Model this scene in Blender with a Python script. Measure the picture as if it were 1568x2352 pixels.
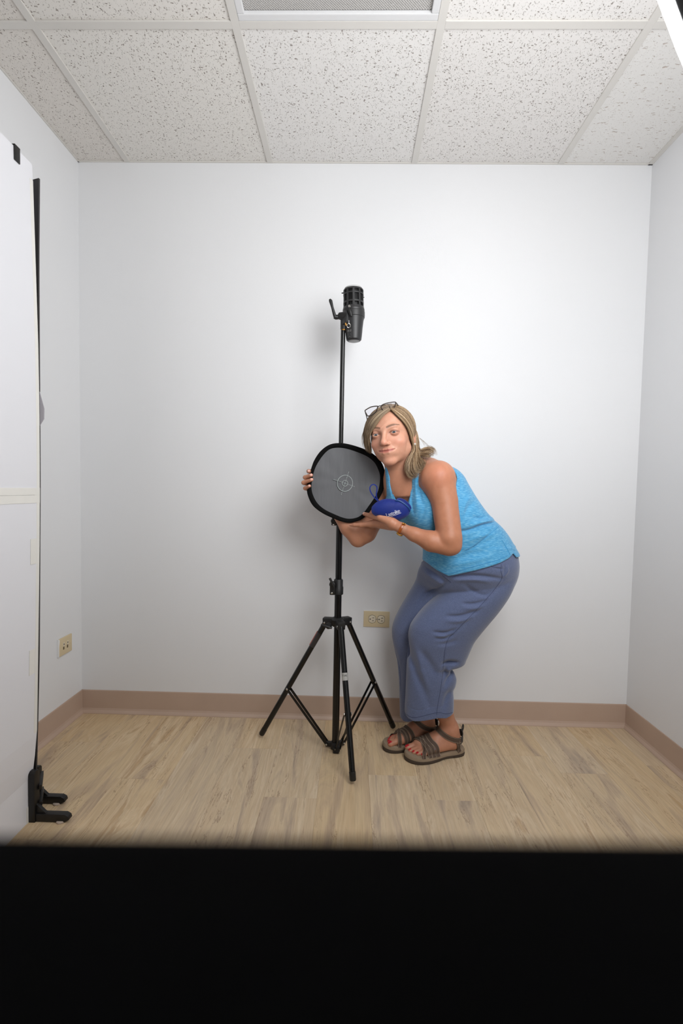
import bpy, bmesh, math, random
import numpy as np
from mathutils import Vector, Matrix

# ------------------------------------------------------------------ clear
for o in list(bpy.data.objects): bpy.data.objects.remove(o, do_unlink=True)
scene = bpy.context.scene
COL = scene.collection
random.seed(7); RNG = np.random.default_rng(11)

# ------------------------------------------------------------------ camera
CX, CD, CZ, YAW, PIT, ROL, FPX = 1.1961, 2.1053, 1.0282, -.02, -.0481, .0187, 1106.3
_cy, _sy, _cp, _sp = math.cos(YAW), math.sin(YAW), math.cos(PIT), math.sin(PIT)
CF = np.array([_sy*_cp, _cy*_cp, _sp]); CR = np.array([_cy, -_sy, 0.]); CU = np.cross(CR, CF)
_cr, _sr = math.cos(ROL), math.sin(ROL)
CR, CU = _cr*CR + _sr*CU, -_sr*CR + _cr*CU
CC = np.array([CX, -CD, CZ])
def at(u, v, Y):
    r = CF + CR*(u-784)/FPX + CU*(1176-v)/FPX
    return CC + r*((Y-CC[1])/r[1])
def floor_at(u, v, z=0.):
    r = CF + CR*(u-784)/FPX + CU*(1176-v)/FPX
    return CC + r*((z-CC[2])/r[2])
cam_d = bpy.data.cameras.new('camera'); cam = bpy.data.objects.new('camera', cam_d); COL.objects.link(cam)
M = Matrix.Identity(4)
for i in range(3):
    M[i][0] = CR[i]; M[i][1] = CU[i]; M[i][2] = -CF[i]; M[i][3] = CC[i]
cam.matrix_world = M
cam_d.sensor_fit = 'HORIZONTAL'; cam_d.sensor_width = 24.0; cam_d.lens = FPX/1568*24.0
cam_d.clip_start = .01; cam_d.clip_end = 50
cam_d.dof.use_dof = True; cam_d.dof.focus_distance = 1.72
cam_d.dof.aperture_fstop = (cam_d.lens)/7.0     # 7 mm pupil
scene.camera = cam

# ------------------------------------------------------------------ light and exposure
world = bpy.data.worlds.new('world'); scene.world = world; world.use_nodes = True
world.node_tree.nodes['Background'].inputs[0].default_value = (.5, .52, .55, 1)
world.node_tree.nodes['Background'].inputs[1].default_value = .05
SOFTBOX_STRENGTH = 11.2
fill_l = bpy.data.lights.new('added_fill_light', 'AREA'); fill_l.shape = 'RECTANGLE'; fill_l.size = .9; fill_l.size_y = 1.0
fill_l.energy = 13; fill_l.color = (.985, .99, 1.0)
fill_o = bpy.data.objects.new('added_fill_light', fill_l); COL.objects.link(fill_o)
fill_o.location = (1.84, -3.57, 1.2); fill_o.rotation_euler = (math.radians(90), 0, math.radians(0))      # added fill light behind the camera, set at a made-up window
scene.view_settings.view_transform = 'Standard'; scene.view_settings.look = 'None'
scene.view_settings.gamma = 1; scene.view_settings.use_curve_mapping = False
scene.view_settings.exposure = 0.0

# ------------------------------------------------------------------ helpers
def lin(rgb):
    return tuple((c/255/12.92 if c/255 <= .04045 else ((c/255+.055)/1.055)**2.4) for c in rgb)
def new_mat(name):
    m = bpy.data.materials.new(name); m.use_nodes = True
    nt = m.node_tree; b = nt.nodes['Principled BSDF']
    return m, nt, b
def mat(name, rgb, rough=.5, metal=0., var=.06, vscale=18., bump=0., bscale=300., spec=.5, emit=0., sheen=0.):
    m, nt, b = new_mat(name)
    N, L = nt.nodes, nt.links
    c = lin(rgb)
    tc = N.new('ShaderNodeTexCoord')
    nz = N.new('ShaderNodeTexNoise'); nz.inputs['Scale'].default_value = vscale; nz.inputs['Detail'].default_value = 4
    L.new(tc.outputs['Object'], nz.inputs['Vector'])
    mx = N.new('ShaderNodeMix'); mx.data_type = 'RGBA'
    mx.inputs[6].default_value = tuple(x*(1-var) for x in c)+(1,); mx.inputs[7].default_value = tuple(min(1, x*(1+var)) for x in c)+(1,)
    L.new(nz.outputs[0], mx.inputs[0]); L.new(mx.outputs[2], b.inputs['Base Color'])
    b.inputs['Roughness'].default_value = rough; b.inputs['Metallic'].default_value = metal
    b.inputs['Specular IOR Level'].default_value = spec
    if sheen: b.inputs['Sheen Weight'].default_value = sheen
    if bump:
        n2 = N.new('ShaderNodeTexNoise'); n2.inputs['Scale'].default_value = bscale; n2.inputs['Detail'].default_value = 3
        L.new(tc.outputs['Object'], n2.inputs['Vector'])
        bp = N.new('ShaderNodeBump'); bp.inputs['Strength'].default_value = bump; bp.inputs['Distance'].default_value = .002
        L.new(n2.outputs[0], bp.inputs['Height']); L.new(bp.outputs[0], b.inputs['Normal'])
    if emit:
        b.inputs['Emission Color'].default_value = (1, 1, 1, 1); b.inputs['Emission Strength'].default_value = emit
    return m

ROOT = {}          # object name -> world location its mesh coordinates are relative to
def finish(me, smooth, angle):
    if smooth:
        me.polygons.foreach_set('use_smooth', [True]*len(me.polygons))
        if angle < 179: me.set_sharp_from_angle(angle=math.radians(angle))
    me.update()
def tag(o, label=None, cat=None, group=None, kind=None):
    if label: o['label'] = label
    if cat: o['category'] = cat
    if group: o['group'] = group
    if kind: o['kind'] = kind
    return o
def link(name, me, m, parent=None, loc=None):
    o = bpy.data.objects.new(name, me); COL.objects.link(o)
    if m is not None and not me.materials:
        for x in (m if isinstance(m, (list, tuple)) else [m]): me.materials.append(x)
    if parent is not None: o.parent = parent
    if loc is not None: o.location = loc
    return o
def mk(name, v, f, m, parent=None, smooth=True, angle=40, origin=None):
    """v in world coordinates"""
    v = np.asarray(v, float)
    if parent is not None: org = ROOT[parent.name]
    else: org = np.asarray(origin if origin is not None else [0, 0, 0], float)
    me = bpy.data.meshes.new(name)
    me.from_pydata((v-org).tolist(), [], [list(map(int, q)) for q in f] if not isinstance(f, np.ndarray) else f.tolist())
    finish(me, smooth, angle)
    o = link(name, me, m, parent, None if parent is not None else org)
    ROOT[o.name] = org
    return o
def thing(name, loc, label, cat, group=None):
    o = bpy.data.objects.new(name, None); COL.objects.link(o); o.location = loc
    o.empty_display_size = .05; ROOT[o.name] = np.asarray(loc, float)
    return tag(o, label, cat, group)
def frame(d):
    d = np.asarray(d, float); d = d/np.linalg.norm(d)
    h = np.array([0, 0, 1.]) if abs(d[2]) < .9 else np.array([1., 0, 0])
    a = np.cross(h, d); a /= np.linalg.norm(a); return a, np.cross(d, a), d
class G:
    """collects world-space geometry, built as ONE mesh object"""
    def __init__(s): s.v = []; s.f = []
    def add(s, v, f):
        n = len(s.v); s.v += [list(map(float, p)) for p in v]; s.f += [[i+n for i in q] for q in f]; return s
    def box(s, c, size, R=None, bev=0.):
        sx, sy, sz = (np.asarray(size)/2)
        if bev <= 0:
            v = np.array([[x, y, z] for x in (-sx, sx) for y in (-sy, sy) for z in (-sz, sz)])
            f = [[0,1,3,2],[4,6,7,5],[0,4,5,1],[2,3,7,6],[0,2,6,4],[1,5,7,3]]
        else:
            bm = bmesh.new(); bmesh.ops.create_cube(bm, size=1)
            for q in bm.verts: q.co = Vector((q.co.x*sx*2, q.co.y*sy*2, q.co.z*sz*2))
            bmesh.ops.bevel(bm, geom=list(bm.edges), offset=bev, segments=2, profile=.6, affect='EDGES')
            bm.verts.index_update()
            v = np.array([q.co[:] for q in bm.verts]); f = [[x.index for x in p.verts] for p in bm.faces]; bm.free()
        if R is not None: v = v @ np.asarray(R)
        return s.add(v+np.asarray(c), f)
    def bar(s, a, b, w, t, side=None, bev=0.):
        """box from a to b, width w along side, thickness t"""
        a, b = np.asarray(a, float), np.asarray(b, float); d = b-a; l = np.linalg.norm(d); d /= l
        e = np.asarray(side if side is not None else frame(d)[0], float); e = e-d*(e@d); e /= np.linalg.norm(e)
        return s.box((a+b)/2, (l, w, t), np.array([d, e, np.cross(d, e)]), bev)
    def tube(s, path, r, n=12, cap=True, closed=False):
        P = np.asarray(path, float); m = len(P)
        r = np.full(m, r) if np.isscalar(r) else np.asarray(r, float)
        T = np.gradient(P, axis=0) if not closed else np.roll(P, -1, 0)-np.roll(P, 1, 0)
        T /= np.linalg.norm(T, axis=1)[:, None]+1e-12
        a, b, _ = frame(T[0]); v = []
        for i in range(m):
            a = a-T[i]*(a@T[i]); a /= np.linalg.norm(a); b = np.cross(T[i], a)
            for k in range(n):
                t = 2*math.pi*k/n; v.append(P[i]+r[i]*(math.cos(t)*a+math.sin(t)*b))
        f = []
        for i in range(m if closed else m-1):
            j = (i+1) % m
            for k in range(n):
                k2 = (k+1) % n; f.append([i*n+k, i*n+k2, j*n+k2, j*n+k])
        if cap and not closed: f += [list(range(n))[::-1], [(m-1)*n+k for k in range(n)]]
        return s.add(v, f)
    def lathe(s, prof, c, axis=(0, 0, 1), n=32, cap=True):
        """prof: list of (radius, height along axis)"""
        a, b, d = frame(axis); c = np.asarray(c, float); v = []; f = []; m = len(prof)
        for r, h in prof:
            for k in range(n):
                t = 2*math.pi*k/n; v.append(c+d*h+max(r, 1e-5)*(math.cos(t)*a+math.sin(t)*b))
        for i in range(m-1):
            for k in range(n):
                k2 = (k+1) % n; f.append([i*n+k, i*n+k2, (i+1)*n+k2, (i+1)*n+k])
        if cap: f += [list(range(n))[::-1], [(m-1)*n+k for k in range(n)]]
        return s.add(v, f)
    def prism(s, poly, e1, e2, e3, c, h, bev=0.):
        """2-D polygon in the (e1,e2) plane at c, thickness h along e3"""
        e1, e2, e3, c = (np.asarray(x, float) for x in (e1, e2, e3, c)); n = len(poly)
        v = [c+e1*x+e2*y-e3*h/2 for x, y in poly]+[c+e1*x+e2*y+e3*h/2 for x, y in poly]
        f = [list(range(n))[::-1], [n+i for i in range(n)]]+[[i, (i+1) % n, n+(i+1) % n, n+i] for i in range(n)]
        if bev:
            bm = bmesh.new(); vs = [bm.verts.new(p) for p in v]
            for q in f: bm.faces.new([vs[i] for i in q])
            bmesh.ops.bevel(bm, geom=list(bm.edges), offset=bev, segments=2, profile=.6, affect='EDGES', clamp_overlap=True)
            bm.verts.index_update(); v = [q.co[:] for q in bm.verts]; f = [[x.index for x in p.verts] for p in bm.faces]; bm.free()
        return s.add(v, f)
    def build(s, name, m, parent=None, smooth=True, angle=40, origin=None):
        bm = bmesh.new(); vs = [bm.verts.new(p) for p in s.v]
        for q in s.f:
            try: bm.faces.new([vs[i] for i in q])
            except ValueError: pass
        bmesh.ops.recalc_face_normals(bm, faces=bm.faces)
        bm.verts.index_update()
        v = [q.co[:] for q in bm.verts]; f = [[x.index for x in p.verts] for p in bm.faces]; bm.free()
        return mk(name, v, f, m, parent, smooth, angle, origin)
def catmull(P, per=6, closed=False):
    P = np.asarray(P, float); n = len(P); out = []
    rng = range(n) if closed else range(n-1)
    for i in rng:
        p0 = P[(i-1) % n] if closed or i > 0 else 2*P[0]-P[1]
        p1 = P[i]; p2 = P[(i+1) % n]
        p3 = P[(i+2) % n] if closed or i+2 < n else 2*P[-1]-P[-2]
        for k in range(per):
            t = k/per
            out.append(.5*((2*p1)+(p2-p0)*t+(2*p0-5*p1+4*p2-p3)*t*t+(3*p1-p0-3*p2+p3)*t**3))
    if not closed: out.append(P[-1])
    return np.array(out)

# ------------------------------------------------------------------ implicit surfaces
def rc(a, b, r1, r2):
    a = np.asarray(a, float); b = np.asarray(b, float); ba = b-a; L2 = ba@ba+1e-12
    def fn(X, Y, Z):
        px, py, pz = X-a[0], Y-a[1], Z-a[2]
        h = np.clip((px*ba[0]+py*ba[1]+pz*ba[2])/L2, 0, 1)
        return np.sqrt((px-h*ba[0])**2+(py-h*ba[1])**2+(pz-h*ba[2])**2)-(r1+h*(r2-r1))
    m = max(r1, r2); fn.bb = (np.minimum(a, b)-m, np.maximum(a, b)+m); return fn
def el(c, r, R=None):
    c = np.asarray(c, float); r = np.asarray(r, float)
    def fn(X, Y, Z):
        px, py, pz = X-c[0], Y-c[1], Z-c[2]
        if R is not None:
            px, py, pz = (R[0][0]*px+R[0][1]*py+R[0][2]*pz, R[1][0]*px+R[1][1]*py+R[1][2]*pz, R[2][0]*px+R[2][1]*py+R[2][2]*pz)
        k0 = np.sqrt((px/r[0])**2+(py/r[1])**2+(pz/r[2])**2)
        k1 = np.sqrt((px/r[0]**2)**2+(py/r[1]**2)**2+(pz/r[2]**2)**2)+1e-9
        return k0*(k0-1)/k1
    m = max(r); fn.bb = (c-m, c+m); return fn
def stack(rows, inset=0., p=2.0):
    """near-vertical body of elliptical slices; rows: (v, uL, uR, Yc, half depth)"""
    Q = []
    for v, ul, ur, yc, b in rows:
        l, r = at(ul, v, yc), at(ur, v, yc); Q.append([(l[2]+r[2])/2, (l[0]+r[0])/2, (r[0]-l[0])/2, yc, b])
    Q = catmull(Q, 5); Q = Q[np.argsort(Q[:, 0])]
    zs, cx, hw, cy, hb = Q.T
    def fn(X, Y, Z):
        z = np.clip(Z, zs[0], zs[-1])
        A = np.interp(z, zs, hw)-inset; B = np.interp(z, zs, hb)-inset
        dx = np.abs(X-np.interp(z, zs, cx))/A; dy = np.abs(Y-np.interp(z, zs, cy))/B
        k = (dx**p+dy**p)**(1/p)
        d = (k-1)*np.minimum(A, B)
        return np.maximum(d, np.maximum(Z-zs[-1], zs[0]-Z))
    fn.bb = (np.array([(cx-hw).min(), (cy-hb).min(), zs[0]]), np.array([(cx+hw).max(), (cy+hb).max(), zs[-1]]))
    return fn
def smin(a, b, k):
    h = np.clip(.5+.5*(b-a)/k, 0, 1); return b+(a-b)*h-k*h*(1-h)
class Field:
    def __init__(s, lo, hi, h):
        s.lo = np.asarray(lo, float); s.h = h; n = np.ceil((np.asarray(hi)-s.lo)/h).astype(int)+1
        s.ax = [(s.lo[i]+h*np.arange(n[i])) for i in range(3)]
        s.F = np.full(tuple(n), .2, np.float32)
    def op(s, fn, k=0., op='u', pad=.012):
        lo, hi = fn.bb; sl = []; 
        for i in range(3):
            a = np.searchsorted(s.ax[i], lo[i]-pad-k); b = np.searchsorted(s.ax[i], hi[i]+pad+k)
            if b <= a: return s
            sl.append(slice(a, b))
        sl = tuple(sl); X, Y, Z = s.ax[0][sl[0]][:, None, None], s.ax[1][sl[1]][None, :, None], s.ax[2][sl[2]][None, None, :]
        d = fn(X, Y, Z); c = s.F[sl]
        if op == 'u': r = np.minimum(c, d) if k == 0 else smin(c, d, k)
        elif op == 's': r = np.maximum(c, -d) if k == 0 else -smin(-c, d, k)
        elif op == '+': r = c+d
        else: r = np.maximum(c, d)
        s.F[sl] = r; return s
    def mesh(s):
        F = s.F; S = F < 0; n = F.shape
        cnt = np.zeros(tuple(x-1 for x in n), np.int8)
        cor = [(i, j, k) for i in (0, 1) for j in (0, 1) for k in (0, 1)]
        for i, j, k in cor: cnt += S[i:n[0]-1+i, j:n[1]-1+j, k:n[2]-1+k]
        act = np.argwhere((cnt > 0) & (cnt < 8))
        if len(act) == 0: return np.zeros((0, 3)), np.zeros((0, 4), int)
        idx = np.full(cnt.shape, -1, np.int32); idx[tuple(act.T)] = np.arange(len(act))
        acc = np.zeros((len(act), 3)); num = np.zeros(len(act))
        for a in range(3):
            o = [x for x in range(3) if x != a]
            for p in (0, 1):
                for q in (0, 1):
                    c0 = np.zeros(3, int); c0[o[0]] = p; c0[o[1]] = q; c1 = c0.copy(); c1[a] = 1
                    A = act+c0; B = act+c1; fa = F[tuple(A.T)].astype(float); fb = F[tuple(B.T)].astype(float)
                    mskk = (fa < 0) != (fb < 0); t = np.where(mskk, fa/np.where(mskk, fa-fb, 1), 0)
                    pos = c0+np.zeros((len(act), 3)); pos[:, a] += t
                    acc += pos*mskk[:, None]; num += mskk
        V = s.lo+(act+acc/num[:, None])*s.h
        Q = []
        for a in range(3):
            o = [(a+1) % 3, (a+2) % 3]
            s0 = [slice(None)]*3; s1 = [slice(None)]*3; s0[a] = slice(0, -1); s1[a] = slice(1, None)
            ch = np.argwhere(S[tuple(s0)] != S[tuple(s1)])
            ok = (ch[:, o[0]] > 0) & (ch[:, o[1]] > 0) & (ch[:, o[0]] < n[o[0]]-1) & (ch[:, o[1]] < n[o[1]]-1)
            ch = ch[ok]
            if len(ch) == 0: continue
            e0 = np.zeros(3, int); e0[o[0]] = 1; e1 = np.zeros(3, int); e1[o[1]] = 1
            q = np.stack([idx[tuple((ch-e0-e1).T)], idx[tuple((ch-e1).T)], idx[tuple(ch.T)], idx[tuple((ch-e0).T)]], 1)
            fl = ~S[tuple(ch.T)]; q[fl] = q[fl][:, ::-1]; Q.append(q)
        Q = np.concatenate(Q); Q = Q[(Q >= 0).all(1)]
        return V, Q
def relax(V, Q, it=1, lam=.5):
    """light laplacian smoothing"""
    E = np.concatenate([Q[:, [0, 1]], Q[:, [1, 2]], Q[:, [2, 3]], Q[:, [3, 0]]])
    for _ in range(it):
        S = np.zeros_like(V); C = np.zeros(len(V))
        for a, b in ((0, 1), (1, 0)):
            for d in range(3): S[:, d] += np.bincount(E[:, a], weights=V[E[:, b], d], minlength=len(V))
            C += np.bincount(E[:, a], minlength=len(V))
        V = V+(S/np.maximum(C, 1)[:, None]-V)*lam
    return V
def implicit(ops, regions, it=1):
    """regions: (lo, hi, step), the later ones finer and taking over from the earlier ones"""
    VV, QQ = [], []; n = 0
    for i, (lo, hi, h) in enumerate(regions):
        F = Field(lo, hi, h)
        for o in ops: F.op(o[0], *(o[1:]))
        V, Q = F.mesh()
        if len(Q) == 0: continue
        V = relax(V, Q, it)
        c = V[Q].mean(1); keep = np.ones(len(Q), bool)
        for lo2, hi2, h2 in regions[i+1:]:
            keep &= ~((c > np.asarray(lo2)+1.5*h).all(1) & (c < np.asarray(hi2)-1.5*h).all(1))
        Q = Q[keep]; used = np.unique(Q); mp = np.full(len(V), -1); mp[used] = np.arange(len(used))
        VV.append(V[used]); QQ.append(mp[Q]+n); n += len(used)
    return np.concatenate(VV), np.concatenate(QQ)
def color_attr(me, rgb):
    a = me.color_attributes.new('tint', 'FLOAT_COLOR', 'POINT')
    c = np.ones((len(me.vertices), 4), np.float32); c[:, :3] = rgb
    a.data.foreach_set('color', c.ravel())
# ------------------------------------------------------------------ materials of the room
W, H, BACK = 2.424, 2.4014, -3.6
TILE, GX0 = .6096, .2142
def node_setup(name, rough=.6):
    m, nt, b = new_mat(name); b.inputs['Roughness'].default_value = rough
    return m, nt.nodes, nt.links, b
def wall_paint():
    m, N, L, b = node_setup('wall_paint', .55)
    g = N.new('ShaderNodeNewGeometry')
    n1 = N.new('ShaderNodeTexNoise'); n1.inputs['Scale'].default_value = 1.3; n1.inputs['Detail'].default_value = 3
    n2 = N.new('ShaderNodeTexNoise'); n2.inputs['Scale'].default_value = 260; n2.inputs['Detail'].default_value = 4
    L.new(g.outputs['Position'], n1.inputs['Vector']); L.new(g.outputs['Position'], n2.inputs['Vector'])
    mx = N.new('ShaderNodeMix'); mx.data_type = 'RGBA'
    mx.inputs[6].default_value = lin((223, 224, 226))+(1,); mx.inputs[7].default_value = lin((229, 229, 230))+(1,)
    L.new(n1.outputs[0], mx.inputs[0]); L.new(mx.outputs[2], b.inputs['Base Color'])
    bp = N.new('ShaderNodeBump'); bp.inputs['Strength'].default_value = .12; bp.inputs['Distance'].default_value = .0015
    L.new(n2.outputs[0], bp.inputs['Height']); L.new(bp.outputs[0], b.inputs['Normal'])
    b.inputs['Specular IOR Level'].default_value = .3
    return m
def tile_mat(name, base, pit, dense, fiss):
    m, N, L, b = node_setup(name, .9); b.inputs['Specular IOR Level'].default_value = .15
    g = N.new('ShaderNodeNewGeometry')
    def pits(rot, sc, scale, thr, prob, soft):
        mp = N.new('ShaderNodeMapping'); mp.inputs['Rotation'].default_value = (0, 0, rot); mp.inputs['Scale'].default_value = sc
        L.new(g.outputs['Position'], mp.inputs['Vector'])
        nz = N.new('ShaderNodeTexNoise'); nz.inputs['Scale'].default_value = 60; L.new(g.outputs['Position'], nz.inputs['Vector'])
        ad = N.new('ShaderNodeVectorMath'); ad.operation = 'MULTIPLY_ADD'; ad.inputs[1].default_value = (.018, .018, .018)
        L.new(nz.outputs['Color'], ad.inputs[0]); L.new(mp.outputs[0], ad.inputs[2])
        vo = N.new('ShaderNodeTexVoronoi'); vo.voronoi_dimensions = '2D'; vo.inputs['Scale'].default_value = scale
        L.new(ad.outputs[0], vo.inputs['Vector'])
        sep = N.new('ShaderNodeSeparateColor'); L.new(vo.outputs['Color'], sep.inputs[0])
        th = N.new('ShaderNodeMath'); th.operation = 'MULTIPLY'; th.inputs[1].default_value = thr; L.new(sep.outputs[1], th.inputs[0])
        d = N.new('ShaderNodeMath'); d.operation = 'SUBTRACT'; L.new(th.outputs[0], d.inputs[0]); L.new(vo.outputs['Distance'], d.inputs[1])
        s = N.new('ShaderNodeMath'); s.operation = 'MULTIPLY'; s.use_clamp = True; s.inputs[1].default_value = soft; L.new(d.outputs[0], s.inputs[0])
        pr = N.new('ShaderNodeMath'); pr.operation = 'LESS_THAN'; pr.inputs[1].default_value = prob; L.new(sep.outputs[0], pr.inputs[0])
        o = N.new('ShaderNodeMath'); o.operation = 'MULTIPLY'; L.new(s.outputs[0], o.inputs[0]); L.new(pr.outputs[0], o.inputs[1])
        return o.outputs[0]
    if fiss:
        A = pits(.05, (.35, 1.3, 1), 85, .30, .45, 6); B = pits(.6, (1, 1, 1), 230, .35, .5, 3); C_ = pits(.1, (.5, 1.2, 1), 60, .22, .25, 6)
    else:
        A = pits(.5, (1, 2.1, 1), 78, .36, .24*dense, 7); B = pits(-.5, (1.9, 1, 1), 165, .42, .55*dense, 3.2); C_ = pits(1.1, (1.7, .9, 1), 92, .34, .22*dense, 7)
    mxn = N.new('ShaderNodeMath'); mxn.operation = 'MAXIMUM'; L.new(A, mxn.inputs[0]); L.new(B, mxn.inputs[1])
    mx2 = N.new('ShaderNodeMath'); mx2.operation = 'MAXIMUM'; L.new(mxn.outputs[0], mx2.inputs[0]); L.new(C_, mx2.inputs[1])
    oi = N.new('ShaderNodeObjectInfo')
    tint = N.new('ShaderNodeMix'); tint.data_type = 'RGBA'; tint.inputs[6].default_value = lin(base)+(1,)
    tint.inputs[7].default_value = lin(tuple(min(255, c+d) for c, d in zip(base, (7, 9, 10))))+(1,); L.new(oi.outputs['Random'], tint.inputs[0])
    mx = N.new('ShaderNodeMix'); mx.data_type = 'RGBA'; L.new(mx2.outputs[0], mx.inputs[0]); L.new(tint.outputs[2], mx.inputs[6])
    mx.inputs[7].default_value = lin(pit)+(1,); L.new(mx.outputs[2], b.inputs['Base Color'])
    iv = N.new('ShaderNodeMath'); iv.operation = 'SUBTRACT'; iv.inputs[0].default_value = 1; L.new(mx2.outputs[0], iv.inputs[1])
    bp = N.new('ShaderNodeBump'); bp.inputs['Strength'].default_value = .5; bp.inputs['Distance'].default_value = .002
    L.new(iv.outputs[0], bp.inputs['Height']); L.new(bp.outputs[0], b.inputs['Normal'])
    return m
def wood_mat():
    m, N, L, b = node_setup('vinyl_wood', .5); b.inputs['Specular IOR Level'].default_value = .35
    g = N.new('ShaderNodeNewGeometry'); oi = N.new('ShaderNodeObjectInfo')
    off = N.new('ShaderNodeCombineXYZ')
    for i, k in enumerate((37., 91., 13.)):
        q = N.new('ShaderNodeMath'); q.operation = 'MULTIPLY'; q.inputs[1].default_value = k; L.new(oi.outputs['Random'], q.inputs[0]); L.new(q.outputs[0], off.inputs[i])
    ad = N.new('ShaderNodeVectorMath'); L.new(g.outputs['Position'], ad.inputs[0]); L.new(off.outputs[0], ad.inputs[1])
    def stretched(sx, sy, scale, detail=5, dist=0., rough=.55):
        mp = N.new('ShaderNodeMapping'); mp.inputs['Scale'].default_value = (sx, sy, 1); L.new(ad.outputs[0], mp.inputs['Vector'])
        nz = N.new('ShaderNodeTexNoise'); nz.inputs['Scale'].default_value = scale; nz.inputs['Detail'].default_value = detail
        nz.inputs['Distortion'].default_value = dist; nz.inputs['Roughness'].default_value = rough
        L.new(mp.outputs[0], nz.inputs['Vector']); return nz
    broad = stretched(7, 1.0, 1.6, 5, .9, .6)
    rp = N.new('ShaderNodeValToRGB'); e = rp.color_ramp.elements
    e[0].position = .30; e[0].color = lin((160, 142, 122))+(1,); e[1].position = .72; e[1].color = lin((186, 158, 122))+(1,)
    for p, c in ((.40, (180, 158, 132)), (.47, (196, 174, 142)), (.53, (190, 166, 134)), (.60, (201, 180, 150)), (.66, (178, 152, 120))):
        k = e.new(p); k.color = lin(c)+(1,)
    L.new(broad.outputs[0], rp.inputs[0])
    fine = stretched(55, 2.2, 3.2, 5, .3)
    mxf = N.new('ShaderNodeMix'); mxf.data_type = 'RGBA'; mxf.blend_type = 'MULTIPLY'; mxf.inputs[0].default_value = .5
    fr = N.new('ShaderNodeValToRGB'); fr.color_ramp.elements[0].position = .32; fr.color_ramp.elements[0].color = (.74, .71, .68, 1)
    fr.color_ramp.elements[1].position = .62; fr.color_ramp.elements[1].color = (1.05, 1.04, 1.02, 1); L.new(fine.outputs[0], fr.inputs[0])
    L.new(rp.outputs[0], mxf.inputs[6]); L.new(fr.outputs[0], mxf.inputs[7])
    # thin dark spalting veins: contour lines of a stretched noise
    def veins(nz, freq, width):
        q = N.new('ShaderNodeMath'); q.operation = 'MULTIPLY'; q.inputs[1].default_value = freq; L.new(nz.outputs[0], q.inputs[0])
        r = N.new('ShaderNodeMath'); r.operation = 'FRACT'; L.new(q.outputs[0], r.inputs[0])
        t = N.new('ShaderNodeMapRange'); t.inputs[1].default_value = 0; t.inputs[2].default_value = width; t.inputs[3].default_value = 1; t.inputs[4].default_value = 0
        L.new(r.outputs[0], t.inputs[0]); return t.outputs[0]
    v1 = veins(stretched(6.5, .75, 1.5, 8, .5, .66), 6, .07)
    mk_ = stretched(6, 1.0, 1.5, 3)
    mr = N.new('ShaderNodeMapRange'); mr.inputs[1].default_value = .46; mr.inputs[2].default_value = .56; L.new(mk_.outputs[0], mr.inputs[0])
    va = N.new('ShaderNodeMath'); va.operation = 'MULTIPLY'; L.new(v1, va.inputs[0]); L.new(mr.outputs[0], va.inputs[1])
    vb = N.new('ShaderNodeMath'); vb.operation = 'MULTIPLY'; vb.inputs[1].default_value = .8; L.new(va.outputs[0], vb.inputs[0])
    mv = N.new('ShaderNodeMix'); mv.data_type = 'RGBA'; L.new(vb.outputs[0], mv.inputs[0]); L.new(mxf.outputs[2], mv.inputs[6])
    mv.inputs[7].default_value = lin((118, 90, 66))+(1,)
    hs = N.new('ShaderNodeHueSaturation'); L.new(mv.outputs[2], hs.inputs['Color'])
    vr = N.new('ShaderNodeMapRange'); vr.inputs[3].default_value = 1.10; vr.inputs[4].default_value = 1.18; L.new(oi.outputs['Random'], vr.inputs[0]); L.new(vr.outputs[0], hs.inputs['Value'])
    sr = N.new('ShaderNodeMath'); sr.operation = 'MULTIPLY'; sr.inputs[1].default_value = 7.3; L.new(oi.outputs['Random'], sr.inputs[0])
    sf = N.new('ShaderNodeMath'); sf.operation = 'FRACT'; L.new(sr.outputs[0], sf.inputs[0])
    sm = N.new('ShaderNodeMapRange'); sm.inputs[3].default_value = .90; sm.inputs[4].default_value = 1.06; L.new(sf.outputs[0], sm.inputs[0]); L.new(sm.outputs[0], hs.inputs['Saturation'])
    L.new(hs.outputs[0], b.inputs['Base Color'])
    bp = N.new('ShaderNodeBump'); bp.inputs['Strength'].default_value = .15; bp.inputs['Distance'].default_value = .001
    L.new(fine.outputs[0], bp.inputs['Height']); L.new(bp.outputs[0], b.inputs['Normal'])
    return m
def prism_lens_mat():
    m, N, L, b = node_setup('prismatic_acrylic', .35)
    g = N.new('ShaderNodeNewGeometry'); mp = N.new('ShaderNodeMapping'); mp.inputs['Rotation'].default_value = (0, 0, .785)
    L.new(g.outputs['Position'], mp.inputs['Vector'])
    vo = N.new('ShaderNodeTexVoronoi'); vo.voronoi_dimensions = '2D'; vo.inputs['Scale'].default_value = 190; vo.inputs['Randomness'].default_value = 0
    L.new(mp.outputs[0], vo.inputs['Vector'])
    bp = N.new('ShaderNodeBump'); bp.inputs['Strength'].default_value = .9; bp.inputs['Distance'].default_value = .004
    L.new(vo.outputs['Distance'], bp.inputs['Height']); L.new(bp.outputs[0], b.inputs['Normal'])
    cr = N.new('ShaderNodeValToRGB'); cr.color_ramp.elements[0].color = lin((205, 203, 200))+(1,); cr.color_ramp.elements[1].color = lin((176, 173, 170))+(1,)
    cr.color_ramp.elements[0].position = .1; cr.color_ramp.elements[1].position = .6
    L.new(vo.outputs['Distance'], cr.inputs[0]); L.new(cr.outputs[0], b.inputs['Base Color'])
    return m
M_wall = wall_paint()
M_tileA = tile_mat('speckled_tile', (221, 216, 210), (146, 137, 130), 1., False)
M_tileB = tile_mat('speckled_tile_light', (226, 223, 220), (146, 138, 132), 1., False)
M_tileC = tile_mat('fissured_tile', (226, 224, 221), (188, 176, 168), 1., True)
M_grid = mat('grid_metal', (212, 209, 204), .45, var=.02, spec=.3)
M_wood = wood_mat()
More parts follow.
